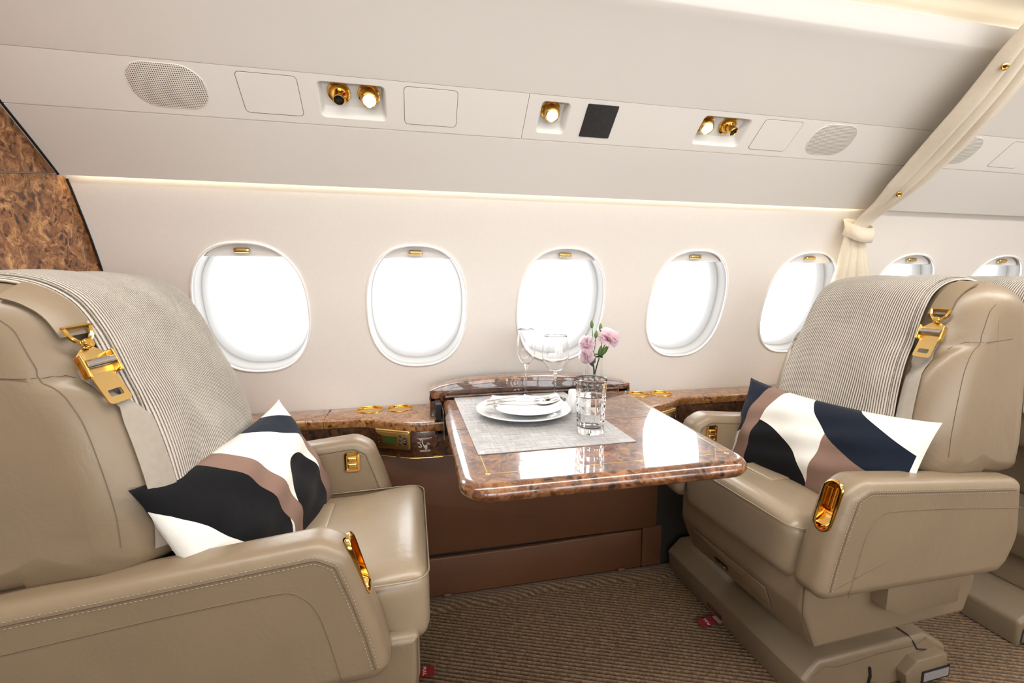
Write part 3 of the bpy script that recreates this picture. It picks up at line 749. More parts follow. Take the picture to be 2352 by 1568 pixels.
    V, Fs = extr_vf(P, .155, .186, 0, .004, lambda a, b, v: m(a, v, b), mid=0, k=3); rc = mesh('rail_cover', V, Fs, M['leather'], root, auto=30)
    mesh('label_backing', mv(np.array(box_vf(-.372, -.272, .185, .188, .014, .048)[0])), box_vf(0, 1, 0, 1, 0, 1)[1], M['black'], rc, smooth=False)
    mesh('silver_label', mv(np.array(box_vf(-.368, -.278, .1875, .1888, .018, .042)[0])), box_vf(0, 1, 0, 1, 0, 1)[1], M['silver_label'], rc, smooth=False)
    tube('tether_slot', mv([(-.12, .1604, .075), (-.125, .1606, .05), (-.12, .1604, .02)]), .006, M['gap'], pl, n=6, flat=.5)
    P = [m(-.135 + .014 * math.cos(t), .168, .014 + .011 * math.sin(t)) for t in np.linspace(0, 2 * PI, 20, endpoint=False)]
    tube('tie_ring', P, .0035, M['gold_satin'], pl, n=7, closed=True)
    # red warning sticker and the PULL ribbon at the plinth's foot
    fx = .0833 + px
    V = [m(fx + .0016 + (.0025 if k in (2, 3) else 0), a, b) for k, (a, b) in enumerate([(-.207, .014), (-.140, .014), (-.140, .031), (-.207, .031)])]
    W = [m(fx - .003 + (.0015 if k in (2, 3) else 0), a, b) for k, (a, b) in enumerate([(-.207, .014), (-.140, .014), (-.140, .031), (-.207, .031)])]
    sk = mesh('warning_sticker', V + W, [[0, 1, 2, 3], [4, 7, 6, 5]] + [[i, (i + 1) % 4, 4 + (i + 1) % 4, 4 + i] for i in range(4)], M['red_dark'], pl, smooth=False)
    parts = []
    for r_, (z_, n_) in enumerate(((.0275, 1), (.0215, 5), (.0165, 3))):
        y_ = -.203
        for q in range(n_):
            w_ = .060 if n_ == 1 else rng.uniform(.004, .009)
            u_ = fx + .0017 + (z_ - .014) * .147; parts.append((mv(np.array(box_vf(u_, u_ + .0004, y_, min(y_ + w_, -.144), z_ - .0009, z_ + .0009)[0])), box_vf(0, 1, 0, 1, 0, 1)[1])); y_ += w_ + .0045
    mesh('sticker_print', *join(parts), mat('sticker_ink', (.40, .18, .16), .6) if 'sticker_ink' not in bpy.data.materials else bpy.data.materials['sticker_ink'], pl, smooth=False)
    if cover == 'near':
        tg = [(fx - .015, .006), (fx + .010, .010), (fx + .040, .008), (fx + .072, .005)]
        def ribbon(name, pts, v0, v1, mt, th=.0012):
            V = []
            for u, z in pts: V += [m(u, v0, z), m(u, v1, z), m(u, v1, z + th), m(u, v0, z + th)]
            return mesh(name, V, grid_faces(len(pts), 4, ck=True) + [[0, 1, 2, 3], [len(V) - 4 + i for i in range(4)]], mt, root, smooth=False)
        ribbon('ribbon_tail', tg[:2] + [(fx + .016, .0085)], -.168, -.139, M['belt'])
        rb = ribbon('pull_ribbon', [(fx + .014, .009), (fx + .040, .008), (fx + .072, .005)], -.170, -.137, M['red'], .0016)
        X = np.array(m(0, 1, 0)) ; Y = np.array(m(1, 0, 0)) 
        if sgn > 0: X, Y = -X, Y
        else: X, Y = X * 1, Y
        if np.cross(X, Y)[2] < 0: X = -X
        tl = text('pull_lettering', 'PULL', .013, M['print'], root, m(fx + .045, -.1535, .0098), X, Y); tl.parent = rb
    # shoulder belt with its gold buckle, lying along the near wing
    vb_ = belt_v
    def b_frame(sv, v):
        e = .016; p = back_at(sv, v); dv = back_at(sv, v + e) - back_at(sv, v - e); ds = back_at(sv + e, v) - back_at(sv - e, v)
        n_ = np.cross(dv, ds); n_ /= np.linalg.norm(n_); n_ = n_ if n_[0] > -.2 else -n_
        return p, dv / np.linalg.norm(dv), ds / np.linalg.norm(ds), n_
    def strap(name, zs, vs, off, w, mt, th=.0016):
        V = []
        n = len(zs)
        for z, v, o in zip(zs, vs, off):
            sv = s_of_front(z) if z <= 1.03 else s_of_front(1.03) + (z - 1.03)
            c, t, _, nrm = b_frame(sv, v); R_ = []
            for q in (-1, -.5, 0, .5, 1):
                pq, _, _, nq = b_frame(sv, v + q * w / 2); R_.append((.55 * pq + .45 * (c + t * q * w / 2), .5 * nq + .5 * nrm))
            for p_, n_ in R_: V.append(m(*(p_ + n_ * (o + .006))))
            for p_, n_ in R_[::-1]: V.append(m(*(p_ + n_ * (o + .006 - th))))
        return mesh(name, V, grid_faces(n, 10, ck=True) + [list(range(10)), [len(V) - 10 + i for i in range(10)]], mt, root, auto=40)
    belt = strap('shoulder_belt', np.linspace(.55 + .105, .945, 24), np.linspace(vb_ - .004, vb_ - .006, 24), .0005 + .002 * np.sin(np.linspace(0, 5, 24)), .038, M['belt'])
    zz = np.linspace(.994, 1.10, 16)
    strap('belt_anchor', zz, np.linspace(vb_ - .004, vb_ + .004, 16), .002 + .008 * (1 - np.linspace(0, 1, 16)) ** 2, .038, M['leather'], .005)
    # buckle frame: local axes at a point of the strap
    bo, lat, up, nr = b_frame(s_of_front(.948), vb_ + .003); lat = lat * .55 + np.array([0, .45, 0]); up = up * .8 + .2 * np.array([-.24, 0, .97]); up /= np.linalg.norm(up); lat = lat - up * (lat @ up); lat /= np.linalg.norm(lat); nr = np.cross(lat, up); nr = nr if nr[0] > 0 else -nr; bo = bo + nr * .021
    B = lambda x, y, z: m(*(bo + lat * x + up * y + nr * z))
    def bpart(name, VF, mt, par=belt): return mesh(name, [B(*p) for p in VF[0]], VF[1], mt, par, auto=40)
    ring_ = [(.018 * x, .040 + .016 * y, .002) for x, y in [(-1, 1.1), (-.85, .3), (-.45, -.3), (0, -.5), (.45, -.3), (.85, .3), (1, 1.1)]]
    bpart('belt_ring', tube_vf(catmull(ring_, 24), .0032, 7, rx=1), M['gold'])
    bpart('belt_ring', tube_vf(np.linspace((-.02, .058, .002), (.02, .058, .002), 4), .0032, 7), M['gold'])
    bpart('swivel_stud', lathe_vf([(0, .009), (.006, .0085), (.008, .006), (.008, 0)], 16, .0, .030, .003), M['gold'])
    P = fillet([(-.023, -.022), (.023, -.022), (.023, .012), (.010, .024), (-.010, .024), (-.023, .012)], .003, 3)
    bpart('buckle_plate', extr_vf(P, -.002, .001, 0, .0008, ident, mid=0, k=3), M['gold_satin'])
    for w in (-1, 1): bpart('buckle_cheek', soft_vf(.004, .036, .016, .0018, 3, fn=lambda x, y, z: (x + w * .023, y - .004, z + .006)), M['gold'])
    bpart('buckle_roller', tube_vf(np.linspace((-.021, -.002, .008), (.021, -.002, .008), 4), .0075, 14), M['steel'])
    T0 = np.array([(-.020, -.016), (.020, -.016), (.014, -.046), (.0165, -.068), (-.0165, -.068), (-.014, -.046)])
    To = resample(fillet([(-.0175, -.018), (.0175, -.018), (.0175, -.068), (-.0175, -.068)], [.001, .001, .006, .006], 5), 48, True)
    Ti = resample(fillet([(-.010, -.046), (.010, -.046), (.010, -.057), (-.010, -.057)], .0015, 3), 48, True)
    if np.sum(To[:, 0] * np.roll(To[:, 1], -1) - np.roll(To[:, 0], -1) * To[:, 1]) * np.sum(Ti[:, 0] * np.roll(Ti[:, 1], -1) - np.roll(Ti[:, 0], -1) * Ti[:, 1]) < 0: Ti = Ti[::-1]
    i = int(np.argmin(np.linalg.norm(Ti - Ti.mean(0) - (To[0] - To.mean(0)) * .6, axis=1))); Ti = np.roll(Ti, -i, 0)
    tz = lambda y: .004 + (-.018 - y) * .14
    V = [B(a, b, tz(b)) for a, b in To] + [B(a, b, tz(b)) for a, b in Ti] + [B(a, b, tz(b) - .0025) for a, b in Ti] + [B(a, b, tz(b) - .0025) for a, b in To]
    mesh('buckle_tongue', V, grid_faces(4, 48, cn=True, ck=True), M['gold_satin'], belt, auto=40)
    return root

LX, RX, SY = -.27, 1.02, 1.003
seat_l = make_seat('club_seat', (LX, SY, 0), 0, 1, .085, .15, 'beige leather club seat in front of the dark burl bulkhead, facing the table', belt_v=.212)
seat_r = make_seat('club_seat', (RX, SY, 0), math.radians(2), -1, 0, 0, 'beige leather club seat facing the table, with its front drawer and floor plinth showing')
seat_b = copy_tree(seat_l); seat_b.location = (2.13, SY + .03, 0); tag(seat_b, 'dim leather club seat behind the curtain end of the row, mostly hidden by another seat')

# ---- blankets
def blanket(name, loc, rz, sgn, label, v0=-.186, v1=.140, sa=.622, tail=.30):
    root = empty(name, loc, rz, label=label, cat='blanket', group='ribbed blankets over the seat backs')
    m = lambda u, v, z: (sgn * u, -v, z)
    s0 = s_of_front(sa + .02); top = s_of_front(1.03); s1 = top + .26 + tail
    S = np.linspace(s0, s1, 90); Vv = np.linspace(v0, v1, 60)
    def layer(nm, off, va, vb, lift=0.0):
        V, uv = [], []
        Q = np.linspace(va, vb, 60)
        for i, s in enumerate(S):
            for v in Q:
                e = (v - va) / (vb - va); front = s < top
                wob = .0035 * math.sin(s * 17 + v * 9) + .003 * math.sin(v * 26 + s * 6)
                edge = .004 * (1 - abs(2 * e - 1) ** 6)
                sh = .005 * math.sin(s * 6.0 + 1.2) * e
                low = .016 * max(0, 1 - (s - s0) / .12) ** 2
                p = back_at(s, v + sh, off + .010 + edge + abs(wob) * .7 + low, True)
                V.append(m(*p)); uv.append((v / .0062, s / .0062))
        n = len(V); k = len(Q)
        o = mesh(nm, V, grid_faces(len(S), k), M['knit'], root, uv=uv, recalc=False)
        md = o.modifiers.new('s', 'SOLIDIFY'); md.thickness = .004; md.offset = 0
        return o
    layer('lower_fold', .001, v0 + .004, v1 + .010); layer('upper_fold', .0075, v0, v1 - .004)
    return root
blanket('throw_blanket', (LX, SY, 0), 0, 1, 'grey ribbed knit blanket draped over the seat in front of the burl bulkhead', v1=.196)
blanket('throw_blanket', (RX, SY, 0), math.radians(2), -1, 'ribbed knit blanket draped over the seat nearest the tied curtain')
blanket('throw_blanket', (2.13, SY + .03, 0), 0, 1, 'ribbed blanket on the hidden seat behind, only a sliver showing')

# ---- pillows
def pillow_tex(kind):
    m = mat('patterned_pillow', (.8, .8, .76), .95, Sheen_Weight=.05); bsdf(m).inputs['Specular IOR Level'].default_value = .15
    t = nd(m, 'ShaderNodeTexCoord'); sp = nd(m, 'ShaderNodeSeparateXYZ'); lk(m, t, 'UV', sp, 0)
    def mth(op, a, b=None, c=None):
        n = nd(m, 'ShaderNodeMath', operation=op)
        for i, q in enumerate((a, b, c)):
            if q is None: continue
            if isinstance(q, (int, float)): n.inputs[i].default_value = q
            else: m.node_tree.links.new(q, n.inputs[i])
        return n.outputs[0]
    S, T = sp.outputs[0], sp.outputs[1]
    def ell(cx, cy, rx, ry):   # 1 inside
        a = mth('POWER', mth('ABSOLUTE', mth('DIVIDE', mth('SUBTRACT', S, cx), rx)), 2.0); b = mth('POWER', mth('ABSOLUTE', mth('DIVIDE', mth('SUBTRACT', T, cy), ry)), 2.0)
        return mth('LESS_THAN', mth('ADD', a, b), 1)
    AND = lambda a, b: mth('MULTIPLY', a, b)
    NOT = lambda a: mth('SUBTRACT', 1, a)
    GT = lambda a, b: mth('GREATER_THAN', a, b); LT = lambda a, b: mth('LESS_THAN', a, b)
    WH, NV, BK, TP = (.80, .785, .73), (.010, .014, .025), (.006, .006, .007), (.25, .155, .12)
    cur = nd(m, 'ShaderNodeRGB'); cur.outputs[0].default_value = (*WH, 1); cur = cur.outputs[0]
    def paint(mask, col):
        nonlocal cur
        x = nd(m, 'ShaderNodeMix', data_type='RGBA'); m.node_tree.links.new(mask, x.inputs['Factor']); m.node_tree.links.new(cur, x.inputs[6]); x.inputs[7].default_value = (*col, 1); cur = x.outputs[2]
    T2 = mth('MULTIPLY', T, T)
    if kind == 'arc':
        La = mth('ADD', .085, mth('MULTIPLY', T2, .085)); Ra = mth('ADD', .19, mth('MULTIPLY', T2, .095))
        paint(AND(LT(S, La), GT(T, mth('ADD', .42, mth('MULTIPLY', mth('SUBTRACT', La, S), -1.2)))), NV)
        paint(AND(GT(S, La), LT(S, Ra)), TP)
        paint(AND(ell(.17, -.02, .44, .63), GT(S, Ra)), BK)
        low = mth('ADD', .44, mth('MULTIPLY', .56, mth('POWER', mth('MAXIMUM', mth('DIVIDE', mth('SUBTRACT', .98, S), .534), .0001), 2.1)))
        upr = mth('SUBTRACT', 1.0, mth('MULTIPLY', .31, mth('POWER', mth('MAXIMUM', mth('DIVIDE', mth('SUBTRACT', S, .68), .32), .0001), .95)))
        paint(AND(AND(GT(T, low), GT(S, .44)), mth('MAXIMUM', LT(S, .68), LT(T, upr))), NV)
        paint(AND(LT(T, low), GT(S, mth('SUBTRACT', .625, mth('MULTIPLY', mth('POWER', mth('SUBTRACT', .66, T), 2), .12)))), TP)
    else:
        A0 = mth('SUBTRACT', .415, mth('MULTIPLY', T2, .185)); A1 = mth('ADD', A0, mth('ADD', .085, mth('MULTIPLY', T2, .045)))
        Bk = mth('SUBTRACT', A0, mth('MULTIPLY', mth('MAXIMUM', mth('SUBTRACT', .30, T), 0.0), .30))
        paint(AND(LT(S, Bk), GT(T, mth('SUBTRACT', .86, mth('MULTIPLY', S, 3.4)))), BK)
        paint(AND(GT(S, A0), LT(S, A1)), TP)
        paint(AND(ell(.645, -.08, .20, .72), GT(S, A1)), BK)
        lo = mth('SUBTRACT', 1.0, mth('MULTIPLY', .42, mth('POWER', mth('MAXIMUM', mth('DIVIDE', mth('SUBTRACT', S, .58), .42), .0001), .75)))
        hi = mth('SUBTRACT', 1.0, mth('MULTIPLY', .20, mth('MAXIMUM', mth('DIVIDE', mth('SUBTRACT', S, .77), .23), 0.0)))
        paint(AND(AND(GT(S, .58), GT(T, lo)), mth('MAXIMUM', LT(S, .77), LT(T, hi))), NV)
        paint(AND(LT(T, lo), GT(S, mth('ADD', .80, mth('MULTIPLY', T2, .03)))), TP)
    paint(GT(S, .985), WH)
    m.node_tree.links.new(cur, bsdf(m).inputs['Base Color'])
    c = coord(m); n = noise(m, c, 600, 2); n2 = noise(m, c, 18, 2, .5, .5); b1 = bump(m, n, 0, .35, .001); bump(m, n2, 0, .25, .008, b1)
    return m
M['pillow_a'] = pillow_tex('arc'); M['pillow_b'] = pillow_tex('dome')
def pillow(name, org, X, Y, label, W=.52, H=.295, th=.12, seed=0, mt='pillow_a'):
    """X along the long side (viewer's left to right), Y up the face; bulges both ways along X x Y"""
    X = np.array(X, float) / np.linalg.norm(X); Y = np.array(Y, float); Y -= X * (X @ Y); Y /= np.linalg.norm(Y); Z = np.cross(X, Y)
    n, k = 44, 28; V, uv, Fs = [], [], []; r = np.random.default_rng(seed)
    for side in (1, -1):
        for i in range(n + 1):
            for j in range(k + 1):
                a, b = -1 + 2 * i / n, -1 + 2 * j / k
                prof = max(0, (1 - abs(a) ** 3.2)) ** .62 * max(0, (1 - abs(b) ** 2.6)) ** .70
                # sides drawn in, corners left as ears
                ax = a * (1 - .055 * (1 - b * b)); by = b * (1 - .11 * (1 - a * a) ** .8)
                w = .004 * math.sin(a * 9 + b * 4 + seed) * prof + .004 * math.sin(b * 11 - a * 5) * prof
                sag = -.012 * (1 - a * a)
                V.append(X * ax * W / 2 + Y * (by * H / 2 + sag * .3) + Z * side * (th / 2 * prof + w * (side > 0))); uv.append(((a + 1) / 2, (b + 1) / 2))
        o = 0 if side > 0 else (n + 1) * (k + 1)
        for f in grid_faces(n + 1, k + 1, off=o): Fs.append(f if side > 0 else f[::-1])
    root = empty(name, org, 0, label=label, cat='pillow', group='lumbar pillows on the seats')
    me = mesh('pillow_case', V, Fs, M[mt], root, uv=uv, recalc=False)
    b = bmesh.new(); b.from_mesh(me.data); bmesh.ops.remove_doubles(b, verts=b.verts, dist=1e-5); b.to_mesh(me.data); b.free()
    return root
def seat_pt(loc, rz, sgn, u, v, z):
    c, s = math.cos(rz), math.sin(rz); x, y = sgn * u, -v
    return np.array([loc[0] + c * x - s * y, loc[1] + s * x + c * y, z])
rzR = math.radians(2)
SP = lambda u, v, z: seat_pt((RX, SY), rzR, -1, u, v, z)
SL = lambda u, v, z: seat_pt((LX, SY), 0, 1, u, v, z)
pillow('lumbar_pillow', SP(-.048, .0, .624), SP(-.075, .24, 0) - SP(-.035, -.24, 0), SP(-.095, 0, .75) - SP(-.012, 0, .53), 'patterned lumbar pillow on the seat beside the tied curtain, black dome at its foot', seed=1)
pillow('lumbar_pillow', SL(-.045, .0, .630), SL(-.015, -.24, 0.0) - SL(-.085, .24, -.006), SL(-.105, 0, .75) - SL(.005, 0, .53), 'patterned lumbar pillow propped in the seat by the burl bulkhead, black ear up', seed=2, mt='pillow_b', H=.305)

# ================================================================ SIDE LEDGES AND TABLE HOUSING
LZ = .645
def ledge(name, plan, label, xgap):
    """plan: (x,y) front edge from the wall end to the housing"""
    root = empty(name, (0, 0, 0), label=label, cat='ledge', group='burl side ledges')
    return root
def ledge_body(root, front, back_y, z0, sx, cups, gold=True):
    fr = list(front); P = fr + [(fr[-1][0], back_y), (fr[0][0], back_y)]
    P = np.array(P); n0 = len(fr)
    V, Fs = extr_vf(P, LZ - .030, LZ, .004, .007, ident, mid=0, k=4); top = mesh('ledge_top', V, Fs, M['burl_ledge'], root, auto=50)
    Pin = np.array([(x, y + .006) for x, y in fr] + [(fr[-1][0], back_y), (fr[0][0], back_y)])
    V, Fs = extr_vf(Pin, z0, LZ - .029, .002, .002, ident, mid=0, k=3); fp = mesh('ledge_front', V, Fs, M['burl_dark'], root, auto=40)
    tube('gold_strip', [(x, y + .003, z0 - .001) for x, y in fr], .0022, M['gold_satin'], root, n=6)
    for x in sx:
        yy = np.interp(x, [p[0] for p in fr], [p[1] for p in fr])
        tube('joint', [(x, back_y - .006, LZ + .0001), (x, yy + .008, LZ + .0001), (x, yy + .001, LZ - .004), (x, yy - .0004, LZ - .012), (x, yy - .0004, LZ - .028), (x, yy + .0055, LZ - .032), (x, yy + .0055, z0 + .004)], .0007, M['gap'], top, n=5)
    for (x, y) in cups:
        cut(top, *(lambda VF: VF)(lathe_vf([(.0412, -.062), (.0412, .03)], 40, x, y, LZ)))
        cut(fp, *(lambda VF: VF)(lathe_vf([(.0412, -.058), (.0412, .03)], 40, x, y, LZ)))
        c = mesh('cup_holder', *lathe_vf([(.0405, .0), (.0408, .0022), (.0418, .0032), (.0438, .0030), (.0452, .0008), (.044, -.002)][::-1] + [(.0400, -.004), (.0395, -.052), (.037, -.056), (.0001, -.056)], 48, x, y, LZ), M['gold'], root, recalc=False, auto=40)
    top.data.set_sharp_from_angle(angle=math.radians(40))
    return top
fl_front = [(-.845, 1.478)] + [tuple(p) for p in catmull([(-.40, 1.476), (-.24, 1.474), (-.165, 1.470), (-.125, 1.448), (-.05, 1.408), (-.005, 1.388), (.055, 1.384)], 40)] + [(.085, 1.384)]
led = ledge('side_ledge', None, 'burl ledge with gold cup holders and the green control display, left of the table', 0)
ledge_body(led, fl_front, 1.614, .532, (-.277,), [(-.146, 1.572), (-.046, 1.566)])
fr_front = [(.715, 1.386), (.765, 1.388)] + [tuple(p) for p in catmull([(.79, 1.392), (.85, 1.415), (.92, 1.452), (.955, 1.480), (.985, 1.489), (1.05, 1.490)], 30)] + [(1.70, 1.490)]
led2 = ledge('side_ledge', None, 'burl ledge with gold cup holders at the right of the table, beneath the fourth window', 0)
ledge_body(led2, fr_front, 1.614, .532, (), [(.848, 1.572), (.940, 1.566)])
# control panel on the slanting part of each ledge
def control(root, c, X, Wd):
    X = np.array([*X, 0.0]); X /= np.linalg.norm(X); Y = np.array([0, 0, 1.]); Z = np.cross(X, Y); c = np.array(c)
    pl = lambda VF: (place(VF[0], c, X, Y, Z), VF[1])
    p = mesh('control_panel', *pl(extr_vf(rrect(-Wd / 2, Wd / 2, -.031, .031, .007), -.006, .007, 0, .004, ident, mid=0, k=4)), M['gold_satin'], root, auto=40)
    mesh('panel_face', *pl(extr_vf(rrect(-Wd / 2 + .005, Wd / 2 - .005, -.024, .024, .005), .006, .0085, 0, .001, ident, mid=0, k=3)), M['gold_satin'], p, auto=40)
    mesh('display', *pl(extr_vf(rrect(-.030, .018, -.010, .011, .001, 2), .008, .0095, 0, 0, ident, mid=0)), M['screen'], p, smooth=False)
    for x in (-.046, .030):
        for y in (-.012, .001, .014):
            mesh('panel_button', *pl(lathe_vf([(0, .0105), (.003, .0103), (.0038, .009), (.0038, .008)], 14, x, y, 0)), M['black'], p)
    V, Fs = lathe_vf([(0, .0105), (.006, .0102), (.0068, .009), (.0068, .008)], 20); V = np.array(V); V[:, 1] *= 1.9; V[:, 0] += .046; mesh('panel_key', *pl((V, Fs)), M['black'], p)
    mesh('key_mark', *pl(tube_vf([(.046 + .0032 * math.cos(t), .0005 + .0042 * math.sin(t), .0106) for t in np.linspace(.6, 5.6, 12)], .0005, 5)), M['print'], p)
    return p
control(led, (-.066, 1.4155, .590), (.114, -.060), .122)
control(led2, (.885, 1.430, .590), (.075, .040), .115)
# engraved seat-position placard printed beside the left panel
pr = []
def bar(x0, z0, x1, z1, w): 
    d = np.array([x1 - x0, z1 - z0]); L = np.linalg.norm(d); d /= L; q = np.array([-d[1], d[0]]) * w / 2
    pts = [np.array([x0, z0]) + q, np.array([x1, z1]) + q, np.array([x1, z1]) - q, np.array([x0, z0]) - q]
    V = [(p[0], y, p[1]) for y in (0, -.0005) for p in pts]; pr.append((V, [[0, 1, 2, 3], [4, 5, 6, 7]] + [[i, (i + 1) % 4, 4 + (i + 1) % 4, 4 + i] for i in range(4)]))
def dashes(x0, x1, z, h):
    x = x0
    while x < x1 - .001:
        w = rng.uniform(.0022, .0055); bar(x, z, min(x + w, x1), z, h); x += w + .0009
dashes(-.024, .022, .0345, .0013); dashes(-.018, .017, .0315, .0013)
dashes(-.023, -.012, .0225, .0012); dashes(-.021, -.014, .0195, .0012)
dashes(-.020, -.008, .0085, .0012); dashes(-.018, -.010, .0058, .0012); dashes(.008, .013, .019, .0012)
bar(-.009, .024, .000, .0095, .0022) if False else bar(-.0085, .0235, -.0035, .0105, .0024); bar(-.015, .0175, -.010, .0105, .0019); 
for z in (.0105, .0072): bar(-.0035, z, .0075, z, .0020)
bar(-.0015, .0037, .0075, .0037, .0022); bar(.000, .0010, .0075, .0010, .0010); bar(.001, -.0015, .006, -.0015, .001)
bar(.005, .0150, .0165, .0150, .0022)
dashes(-.015, .0175, -.0045, .0014); dashes(-.015, .0175, -.0073, .0014)
bar(-.0125, .0265, -.0125, .0295, .0016); bar(-.0125, .0298, -.0095, .0298, .0014); bar(-.0125, .0262, -.0095, .0262, .0014)
bar(-.006, .0295, -.006, .0240, .0016); bar(-.0072, .0242, -.0048, .0242, .0012)
V, Fs = join(pr); V = np.array(V) + np.array([.030, 1.3870, .5605]); mesh('placard_print', V, Fs, M['print'], led, smooth=False)

# ---- table housing: arched burl box at the wall
hs = empty('table_housing', (0, 0, 0), label='arched dark burl housing that the table pulls out of', cat='housing')
arc = catmull([(.051, .728), (.10, .744), (.21, .758), (.385, .761), (.58, .749), (.69, .733), (.749, .721)], 40)
Pp = np.array([(.051, .690)] + [tuple(p) for p in arc] + [(.749, .690)])[::-1]
hm = lambda a, b, v: (a, 1.452 + v, b)
V, Fs = extr_vf(Pp, 0, .062, .004, .004, hm, mid=0, k=4); mesh('arched_rail', V, Fs, M['burl'], hs, auto=45)
ins = np.array([(.11, .706), *[(x, z - .014) for x, z in arc if .115 < x < .69], (.70, .706)])[::-1]
V, Fs = extr_vf(ins, -.0012, .004, .001, 0, hm, mid=0, k=3); mesh('rail_inlay', V, Fs, M['burl_dark'], hs, auto=40)
V, Fs = extr_vf(rrect(.051, .088, .535, .705, .004), .0, .06, .003, .003, hm, mid=0, k=3); mesh('housing_post', V, Fs, M['burl_dark'], hs, auto=40)
V, Fs = extr_vf(rrect(.705, .742, .535, .705, .004), .0, .06, .003, .003, hm, mid=0, k=3); mesh('housing_post', V, Fs, M['burl_dark'], hs, auto=40)
tube('housing_lip', [(.10, 1.446, .7065), (.40, 1.446, .7085), (.70, 1.446, .7065)], .0055, M['burl_dark'], hs, n=8)
mesh('housing_well', *box_vf(.089, .704, 1.46, 1.50, .535, .70), M['black'], hs, smooth=False)
mesh('housing_front', *box_vf(.056, .742, 1.392, 1.470, .535, .598), M['burl_dark'], hs, smooth=False)
tube('gold_strip', [(.056, 1.389, .533), (.742, 1.389, .533)], .0022, M['gold_satin'], hs, n=6)
sl = mesh('slide_rail', *box_vf(.066, .082, 1.385, 1.45, .602, .700), M['black'], hs, smooth=False)
V, Fs = soft_vf(.028, .05, .05, .004, 3); mesh('slide_block', np.array(V) + np.array([.076, 1.41, .628]), Fs, M['black'], hs)
mesh('slide_plate', *box_vf(.0835, .0855, 1.30, 1.45, .615, .695), M['steel'], hs, smooth=False)

# ================================================================ TABLE
TZ = .7025
tb = empty('folding_table', (.39, 1.10, 0), label='glossy burl table with thin gold inlay lines between the two club seats', cat='table')
org = np.array([.39, 1.10, 0])
out = fillet([(.080, .776), (.700, .776), (.712, 1.10), (.722, 1.40), (.690, 1.444), (.090, 1.444), (.083, 1.10)], [.055, .055, .5, .05, .02, .01, .5], 9)
out = resample(out, 150, True)
V, Fs = extr_vf(out, TZ - .036, TZ, .017, .021, lambda a, b, v: (a - .39, b - 1.10, v), mid=0, k=8); mesh('table_top', V, Fs, M['burl'], tb, auto=60)
zt = TZ + .00005
def strip(name, pts, w, m_, h=.00025):
    pts = np.array(pts, float); parts = []
    for p, q in zip(pts[:-1], pts[1:]):
        d = (q - p) / np.linalg.norm(q - p); nq = np.array([-d[1], d[0]]) * w / 2
        V = [(*(c + s * nq - org[:2]), z) for z in (zt, zt + h) for c, s in ((p, 1), (q, 1), (q, -1), (p, -1))]
        parts.append((V, [[0, 1, 2, 3], [4, 5, 6, 7]] + [[i, (i + 1) % 4, 4 + (i + 1) % 4, 4 + i] for i in range(4)]))
    return mesh(name, *join(parts), m_, tb, smooth=False)
strip('inlay_line', [(.137, .836), (.137, 1.436)], .0026, M['gold_satin']); strip('inlay_line', [(.137, .836), (.665, .832)], .0018, M['gold_satin']); strip('inlay_line', [(.665, .832), (.700, 1.40)], .0026, M['gold_satin'])
for x, y in ((.137, .836), (.665, .832)):
    V, Fs = lathe_vf([(0, .0007), (.0042, .0006), (.005, 0), (.005, -.001)], 20, x - .39, y - 1.10, TZ); mesh('inlay_stud', V, Fs, M['gold_satin'], tb)
strip('leaf_joint', [(.087, 1.121), (.708, 1.121)], .0011, M['gap'], .0002)
for x in (.20, .58):
    V, Fs = soft_vf(.05, .50, .022, .006, 3); mesh('support_arm', np.array(V) + np.array([x - .39, .06, TZ - .046]), Fs, M['black'], tb)

# ================================================================ TABLEWARE
TT = TZ + .0004
pm = empty('placemat', (.317, 1.190, TT), math.radians(.6), label='grey woven placemat lying on the burl table', cat='placemat')
P = [(-.187, -.252), (.187, -.252), (.187, .252), (-.187, .252)]
V = [(x, y, z) for z in (0, .0014) for x, y in P]; uvs = [((x + .187), (y + .252)) for z in (0, 1) for x, y in P]
mesh('woven_sheet', V, [[3, 2, 1, 0], [4, 5, 6, 7]] + [[i, (i + 1) % 4, 4 + (i + 1) % 4, 4 + i] for i in range(4)], M['placemat'], pm, smooth=False, uv=uvs)
mesh('sewn_label', *box_vf(-.182, -.171, -.247, -.236, .0013, .0018), M['print'], pm, smooth=False)
TM = TT + .0016
PX, PY = .302, 1.214
def obj_lathe(name, prof, m_, parent, n=64, **k): return mesh(name, *lathe_vf(prof, n), m_, parent, recalc=True, auto=50, **k)
def plate(x, y, z, R, h, label):
    r = empty('plate', (x, y, z), label=label, cat='plate')
    obj_lathe('plate_body', [(0, .003), (R * .60, .003), (R * .68, .006), (R * .82, h * .62), (R * .97, h - .001), (R, h), (R * .995, h + .0015), (R * .96, h + .0012), (R * .80, h * .72 + .002), (R * .66, .0105), (R * .58, .0075), (0, .0075)], M['porcelain'], r)
    obj_lathe('foot_ring', [(R * .52, .0035), (R * .50, .0), (R * .54, .0), (R * .58, .0035)], M['porcelain'], r)
plate(PX, PY, TM, .134, .019, 'white dinner plate on the grey placemat')
plate(PX + .012, PY + .004, TM + .0085, .100, .015, 'smaller white plate under the folded napkin')
